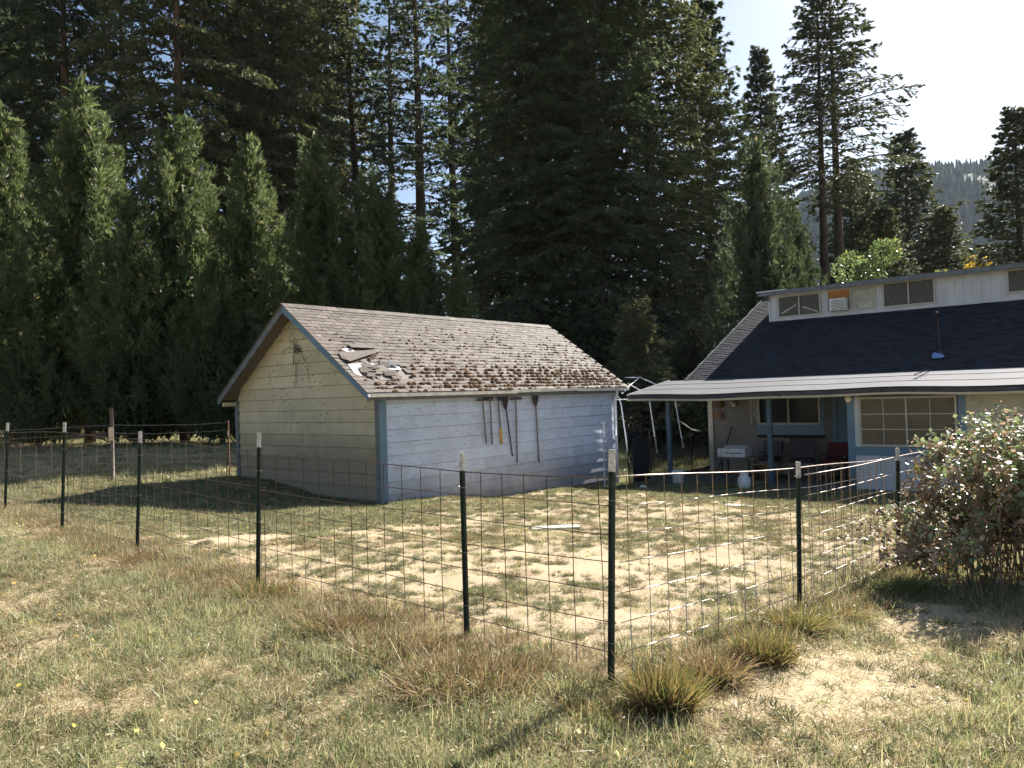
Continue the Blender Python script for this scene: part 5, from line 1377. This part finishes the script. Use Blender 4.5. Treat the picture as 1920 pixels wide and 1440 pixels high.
CL = [('big arching dry grass clump below the second post from the corner', 880, 1285, .46, .36, 2600, 'clump_dry', .9, 'clump', 0),
      ('arching dry grass left of the biggest clump', 740, 1225, .34, .30, 1300, 'clump_dry', .9, 'clump', 0),
      ('small brown grass clump with a dark hollow between two posts', 625, 1185, .22, .32, 1000, 'clump_dry', .7, 'clump', 0),
      ('green and brown grass clump at the foot of the post before the gable', 485, 1122, .20, .32, 1000, 'clump', .6, 'clump_dry', 0),
      ('upright green tuft at the foot of the corner post', 1128, 1345, .18, .17, 700, 'clump', .5, 'clump', 0),
      ('low green grass left of the corner post', 1060, 1300, .26, .22, 900, 'grass', .6, 'clump_dry', 0),
      ('tall round grass clump just right of the corner post', 1245, 1330, .15, .38, 1200, 'clump', .28, 'clump_dry', 0),
      ('brown-green clump second to the right of the corner post', 1330, 1275, .17, .34, 1100, 'clump_dry', .5, 'clump', 0),
      ('dark clump third to the right of the corner post', 1432, 1243, .17, .34, 1100, 'clump', .33, 'clump_dry', 0),
      ('bright green long grass at the foot of the next post right', 1495, 1185, .16, .34, 1000, 'clump', .5, 'clump', 0),
      ('pale arching grass right of the bright green tuft', 1555, 1160, .26, .28, 1100, 'clump', .7, 'clump_dry', 0),
      ('spiky green tuft in front of the bramble bush', 1690, 1112, .22, .28, 800, 'weed', .5, 'clump', 0),
      ('fresh green grass at the shaded foot of the bramble bush', 1800, 1120, .4, .2, 900, 'weed', .6, 'clump', 0),
      ('fluffy brown grass under the third panel post', 345, 1082, .24, .18, 700, 'clump_dry', .5, 'clump_dry', 0),
      ('brown grass tuft at the post third from left', 258, 1050, .24, .20, 700, 'clump_dry', .5, 'clump', 0),
      ('low brown grass between the two leftmost posts', 175, 1022, .26, .17, 600, 'clump_dry', .5, 'clump_dry', 0),
      ('weedy tuft at the second post from the left edge', 118, 1000, .2, .18, 500, 'clump_dry', .5, 'clump', 0),
      ('leafy dark green weeds below the garage near corner', 768, 950, .28, .16, 500, 'weed', .5, 'weed', 0),
      ('green grass fringe along the garage wall middle', 905, 940, .5, .13, 900, 'weed', .4, 'clump', 0),
      ('green grass fringe near the garage wall right part', 1045, 928, .4, .14, 700, 'weed', .4, 'clump', 0),
      ('broad low green weed patch in the lawn near the picture bottom', 1490, 1095, .3, .2, 700, 'clump', .6, 'clump_dry', 0)]
for i, (lab, px, py, r, h, n, mt, dr_, two, ln) in enumerate(CL): clump(lab, px, py, r, h, n, mt, dr_, i, two, ln)

# ------------------------------------------------------------------ lawn: geometry-node instances of grass tufts
src = bpy.data.collections.new('grass_tuft_sources')
def tuft(idx, n, r, h, w, mat, flat=0.0, droop=.6, seg=3):
    a = RS.rand(n)*6.283; rr = np.sqrt(RS.rand(n))*r
    P = np.stack([rr*np.cos(a), rr*np.sin(a), np.full(n, -.008)], 1)
    D = RS.normal(size=(n, 3))*(.45+flat)+np.array([0, 0, 1.0-flat*.6]); D[:, 2] = np.abs(D[:, 2])*(1-flat*.75)+.06
    v, f = blades(P, D, RS.uniform(.45, 1.1, n)*h, RS.uniform(.6, 1.2, n)*w, RS.uniform(.05, droop, n)*(1-flat*.9), seg)
    o = bpy.data.objects.new('tuft_%02d' % idx, mesh_np('tuft', v, f, 4, MT[mat])); src.objects.link(o)
tuft(0, 44, .13, .105, .0048, 'grass'); tuft(1, 40, .15, .085, .0046, 'grass', .3); tuft(2, 36, .12, .13, .005, 'grass', 0, .9)
tuft(3, 44, .16, .10, .0038, 'straw', .55, .3); tuft(4, 40, .14, .11, .0036, 'straw', .25, .8); tuft(5, 34, .17, .12, .0036, 'straw', .85, .1)
tuft(6, 70, .085, .085, .006, 'yard_grass', .30, .5); tuft(7, 40, .15, .05, .004, 'straw', .8, .1)
def litter(idx, n, r):
    P = np.stack([RS.normal(size=n)*r, RS.normal(size=n)*r, RS.uniform(.01, .05, n)], 1); D = RS.normal(size=(n, 3))*np.array([1, 1, .25])
    L = RS.uniform(.015, .045, n); v, f = diamonds(P, D, L, L*.6, RS.normal(size=(n, 3))*.3+np.array([0, 0, 1.0]))
    o = bpy.data.objects.new('tuft_%02d' % idx, mesh_np('tuft', v, f, 4, MT['litter'])); src.objects.link(o)
MT['litter'] = foliage('fallen_pale_leaves', (.30, .21, .12), (.62, .52, .36), (.50, .36, .08), .2, .6, .3, 2, .85)
tuft(9, 46, .13, .15, .0038, 'clump_dry', .25, .7); tuft(8, 26, .09, .09, .009, 'weed', .35, .6)
def scatter(n, x0, x1, y0, y1):
    return RS.uniform(x0, x1, n), RS.uniform(y0, y1, n)
PX_, PY_, SC_, ID_ = [], [], [], []
def addp(x, y, s, i): PX_.append(x); PY_.append(y); SC_.append(s); ID_.append(i)
litter(10, 9, .22)
xx, yy_ = scatter(650, -9, 8, 2.4, 13); addp(xx, yy_, RS.uniform(.8, 1.2, len(xx)), np.full(len(xx), 10))
for (n, x0, x1, y0, y1, sc) in ((34000, -7, 6.5, 2.2, 9.5, 1.0), (16000, -14, 9, 5.5, 16, 1.1)):
    x, y = scatter(n, x0, x1, y0, y1)
    ok = (np.abs(x) < y*.80+1.2); x, y = x[ok], y[ok]
    yd_, dist = in_yard(x, y); g = lawn_green(x, y); r = RS.rand(len(x))
    L = ~yd_ & (r < np.clip(.45+(g-.25)*2.6, .16, 1)); xl, yl, gl = x[L], y[L], g[L]; r2 = RS.rand(len(xl))
    ids = np.where(gl+RS.normal(size=len(gl))*.10 > .43, RS.choice([0, 1, 2, 0, 1, 6, 4], len(gl)), RS.choice([3, 4, 5, 3, 7, 1, 6], len(gl)))
    dl = -((dist[L])); ids = np.where((dl < .45) & (RS.rand(len(xl)) < .7), RS.choice([9, 4, 9, 3, 0], len(xl)), ids)
    addp(xl, yl, sc*RS.uniform(.7, 1.25, len(xl)), ids)
# yard: short patchy tufts on bare ground
for (n, y0, y1, sc) in ((42000, 4.4, 12, .72), (34000, 11, 25, 1.0)):
    x, y = scatter(n, -13, 12, y0, y1); ok = (np.abs(x) < y*.75+1.5); x, y = x[ok], y[ok]
    yd_, dist = in_yard(x, y); x, y, dist = x[yd_], y[yd_], dist[yd_]
    # keep out of the buildings
    gx_ = (x-GO[0])*GU[0]+(y-GO[1])*GU[1]; gy_ = (x-GO[0])*GV[0]+(y-GO[1])*GV[1]
    hx_ = (x-HO[0])*GU[0]+(y-HO[1])*GU[1]
    ok = ~((gx_ > -.05) & (gx_ < GL) & (gy_ > -.03) & (gy_ < GW)) & ~((hx_ > -.3) & ((x-HO[0])*GV[0]+(y-HO[1])*GV[1] < .8)); x, y, dist = x[ok], y[ok], dist[ok]
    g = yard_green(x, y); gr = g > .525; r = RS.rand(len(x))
    edge = np.clip(1-np.minimum(np.abs(gy_[ok]), 3)/.45, 0, 1)*(gx_[ok] > -.5)
    keep = (gr & (r < .85) & (g > .6)) | (gr & (r < .10)) | (~gr & (r < .05)) | (edge > .3) | ((dist < .35) & (r < .5))
    x, y, g, gr, edge = x[keep], y[keep], g[keep], gr[keep], edge[keep]
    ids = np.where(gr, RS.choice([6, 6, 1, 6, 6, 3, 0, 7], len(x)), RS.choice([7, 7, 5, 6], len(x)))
    dist = dist[keep]; ids = np.where(edge > .5, 8, ids); ids = np.where((dist < .35) & ~(edge > .5), RS.choice([9, 4, 3, 9, 0], len(x)), ids)
    addp(x, y, sc*RS.uniform(.6, 1.1, len(x)), ids)
# separate small tufts of the yard: clusters
cx_, cy_ = scatter(8200, -12, 11, 4.6, 23); ok = (np.abs(cx_) < cy_*.75+1.5); cx_, cy_ = cx_[ok], cy_[ok]
iy_, cd_ = in_yard(cx_, cy_); hh_ = (cx_-HO[0])*GU[0]+(cy_-HO[1])*GU[1]
ga_ = (cx_-GO[0])*GU[0]+(cy_-GO[1])*GU[1]; gb_ = (cx_-GO[0])*GV[0]+(cy_-GO[1])*GV[1]
big_ = fbm(cx_*.5, cy_*.5, 61, 2)
ok = iy_ & ~((ga_ > -.15) & (ga_ < GL) & (gb_ > -.12) & (gb_ < GW)) & (hh_ < -.45) & (RS.rand(len(cx_)) < np.clip(big_*2.2-.1, .3, 1)); cx_, cy_ = cx_[ok], cy_[ok]
nt_ = RS.randint(3, 13, len(cx_)); k_ = np.repeat(np.arange(len(cx_)), nt_); rad_ = np.repeat(RS.uniform(.03, .15, len(cx_))*np.sqrt(nt_/7.0), nt_)
xk = cx_[k_]+RS.normal(size=len(k_))*rad_*1.2; yk = cy_[k_]+RS.normal(size=len(k_))*rad_*.8
kind_ = RS.choice([6, 6, 6, 6, 6, 6, 9, 0, 3], len(cx_))[k_]
addp(xk, yk, RS.uniform(.45, .95, len(xk))*np.clip(.72+yk*.02, .7, 1.1), np.where(RS.rand(len(xk)) < .8, kind_, 7))
# tangled strip under the wires
for s0, d0, L0, n0 in ((C0, DL, 11.0, 1500), (C0, DR, 5.2, 650)):
    tt = RS.rand(n0)*L0; oo = RS.normal(size=n0)*.17-.05
    nn = np.array([d0[1], -d0[0]]) if d0 is DR else np.array([-d0[1], d0[0]])
    nn = nn*(-1 if nn[1] > 0 else 1)
    px_ = s0[0]+d0[0]*tt; py_ = s0[1]+d0[1]*tt; nearp = np.min([np.hypot(px_-b_[0], py_-b_[1]) for b_ in PB], axis=0)
    gate = (fbm(tt*1.6, tt*0+3.3, 71, 3) > .36) & ((nearp > .22) | (oo < -.1)); tt, oo = tt[gate], oo[gate]
    addp(s0[0]+d0[0]*tt-nn[0]*oo, s0[1]+d0[1]*tt-nn[1]*oo, RS.uniform(.5, 1.25, len(tt)), RS.choice([9, 9, 9, 4, 2, 0], len(tt)) if d0 is DL else RS.choice([9, 2, 0, 2, 4, 8], len(tt)))
# field beyond
x, y = scatter(16000, -34, 10, 15, 45); yy = (x-GO[0])*GV[0]+(y-GO[1])*GV[1]; ok = (yy > GW+.2) & (np.abs(x) < y*.8+1); x, y = x[ok], y[ok]
addp(x, y, RS.uniform(1.3, 2.4, len(x)), RS.choice([0, 2, 4, 3, 6], len(x)))
x, y = scatter(3000, 2, 10, 20, 34); ok = ((x-HO[0])*GV[0]+(y-HO[1])*GV[1] > .9) & ((x-GO[0])*GU[0]+(y-GO[1])*GU[1] > GL+.2); x, y = x[ok], y[ok]
addp(x, y, RS.uniform(1.3, 2.2, len(x)), RS.choice([0, 2, 8], len(x)))
x = np.concatenate(PX_); y = np.concatenate(PY_); s = np.concatenate(SC_); ids = np.concatenate(ID_)
# exact ground height by sampling the ground grid
ix = np.clip(np.searchsorted(gx, x)-1, 0, len(gx)-2); iy = np.clip(np.searchsorted(gy, y)-1, 0, len(gy)-2)
fx = (x-gx[ix])/(gx[ix+1]-gx[ix]); fy = (y-gy[iy])/(gy[iy+1]-gy[iy])
z = (Z[iy, ix]*(1-fx)+Z[iy, ix+1]*fx)*(1-fy)+(Z[iy+1, ix]*(1-fx)+Z[iy+1, ix+1]*fx)*fy
pm = bpy.data.meshes.new('lawn_grass'); N = len(x); pm.vertices.add(N); pm.vertices.foreach_set('co', np.stack([x, y, z], 1).astype(np.float32).ravel())
pm.attributes.new('rot', 'FLOAT_VECTOR', 'POINT').data.foreach_set('vector', np.stack([RS.normal(size=N)*.12, RS.normal(size=N)*.12, RS.rand(N)*6.283], 1).astype(np.float32).ravel())
pm.attributes.new('size', 'FLOAT', 'POINT').data.foreach_set('value', s.astype(np.float32))
pm.attributes.new('pick', 'INT', 'POINT').data.foreach_set('value', ids.astype(np.int32))
go = link('lawn_grass', pm, kind='stuff')
ng = bpy.data.node_groups.new('lawn_grass_scatter', 'GeometryNodeTree')
ng.interface.new_socket('Geometry', in_out='INPUT', socket_type='NodeSocketGeometry'); ng.interface.new_socket('Geometry', in_out='OUTPUT', socket_type='NodeSocketGeometry')
gi = ng.nodes.new('NodeGroupInput'); gout = ng.nodes.new('NodeGroupOutput'); ip = ng.nodes.new('GeometryNodeInstanceOnPoints'); ci = ng.nodes.new('GeometryNodeCollectionInfo')
ci.inputs['Collection'].default_value = src; ci.inputs['Separate Children'].default_value = True; ci.inputs['Reset Children'].default_value = True
def nattr(nm, dt):
    a = ng.nodes.new('GeometryNodeInputNamedAttribute'); a.data_type = dt; a.inputs['Name'].default_value = nm; return [o for o in a.outputs if o.enabled and o.name == 'Attribute'][0]
ng.links.new(gi.outputs[0], ip.inputs['Points']); ng.links.new(ci.outputs[0], ip.inputs['Instance']); ip.inputs['Pick Instance'].default_value = True
ng.links.new(nattr('pick', 'INT'), ip.inputs['Instance Index']); ng.links.new(nattr('rot', 'FLOAT_VECTOR'), ip.inputs['Rotation']); ng.links.new(nattr('size', 'FLOAT'), ip.inputs['Scale'])
ng.links.new(ip.outputs[0], gout.inputs[0])
md = go.modifiers.new('scatter', 'NODES'); md.node_group = ng

# ------------------------------------------------------------------ haze
hm = bpy.data.materials.new('thin_haze'); hm.use_nodes = True; t = hm.node_tree; t.nodes.clear()
pv = t.nodes.new('ShaderNodeVolumePrincipled'); pv.inputs['Color'].default_value = (.70, .82, 1.0, 1); pv.inputs['Density'].default_value = .00005; pv.inputs['Anisotropy'].default_value = .3
ho = t.nodes.new('ShaderNodeOutputMaterial'); t.links.new(pv.outputs[0], ho.inputs['Volume'])
MB().box(-3200, 3200, -3200, 3200, -14, 430).build('haze', hm, kind='stuff')
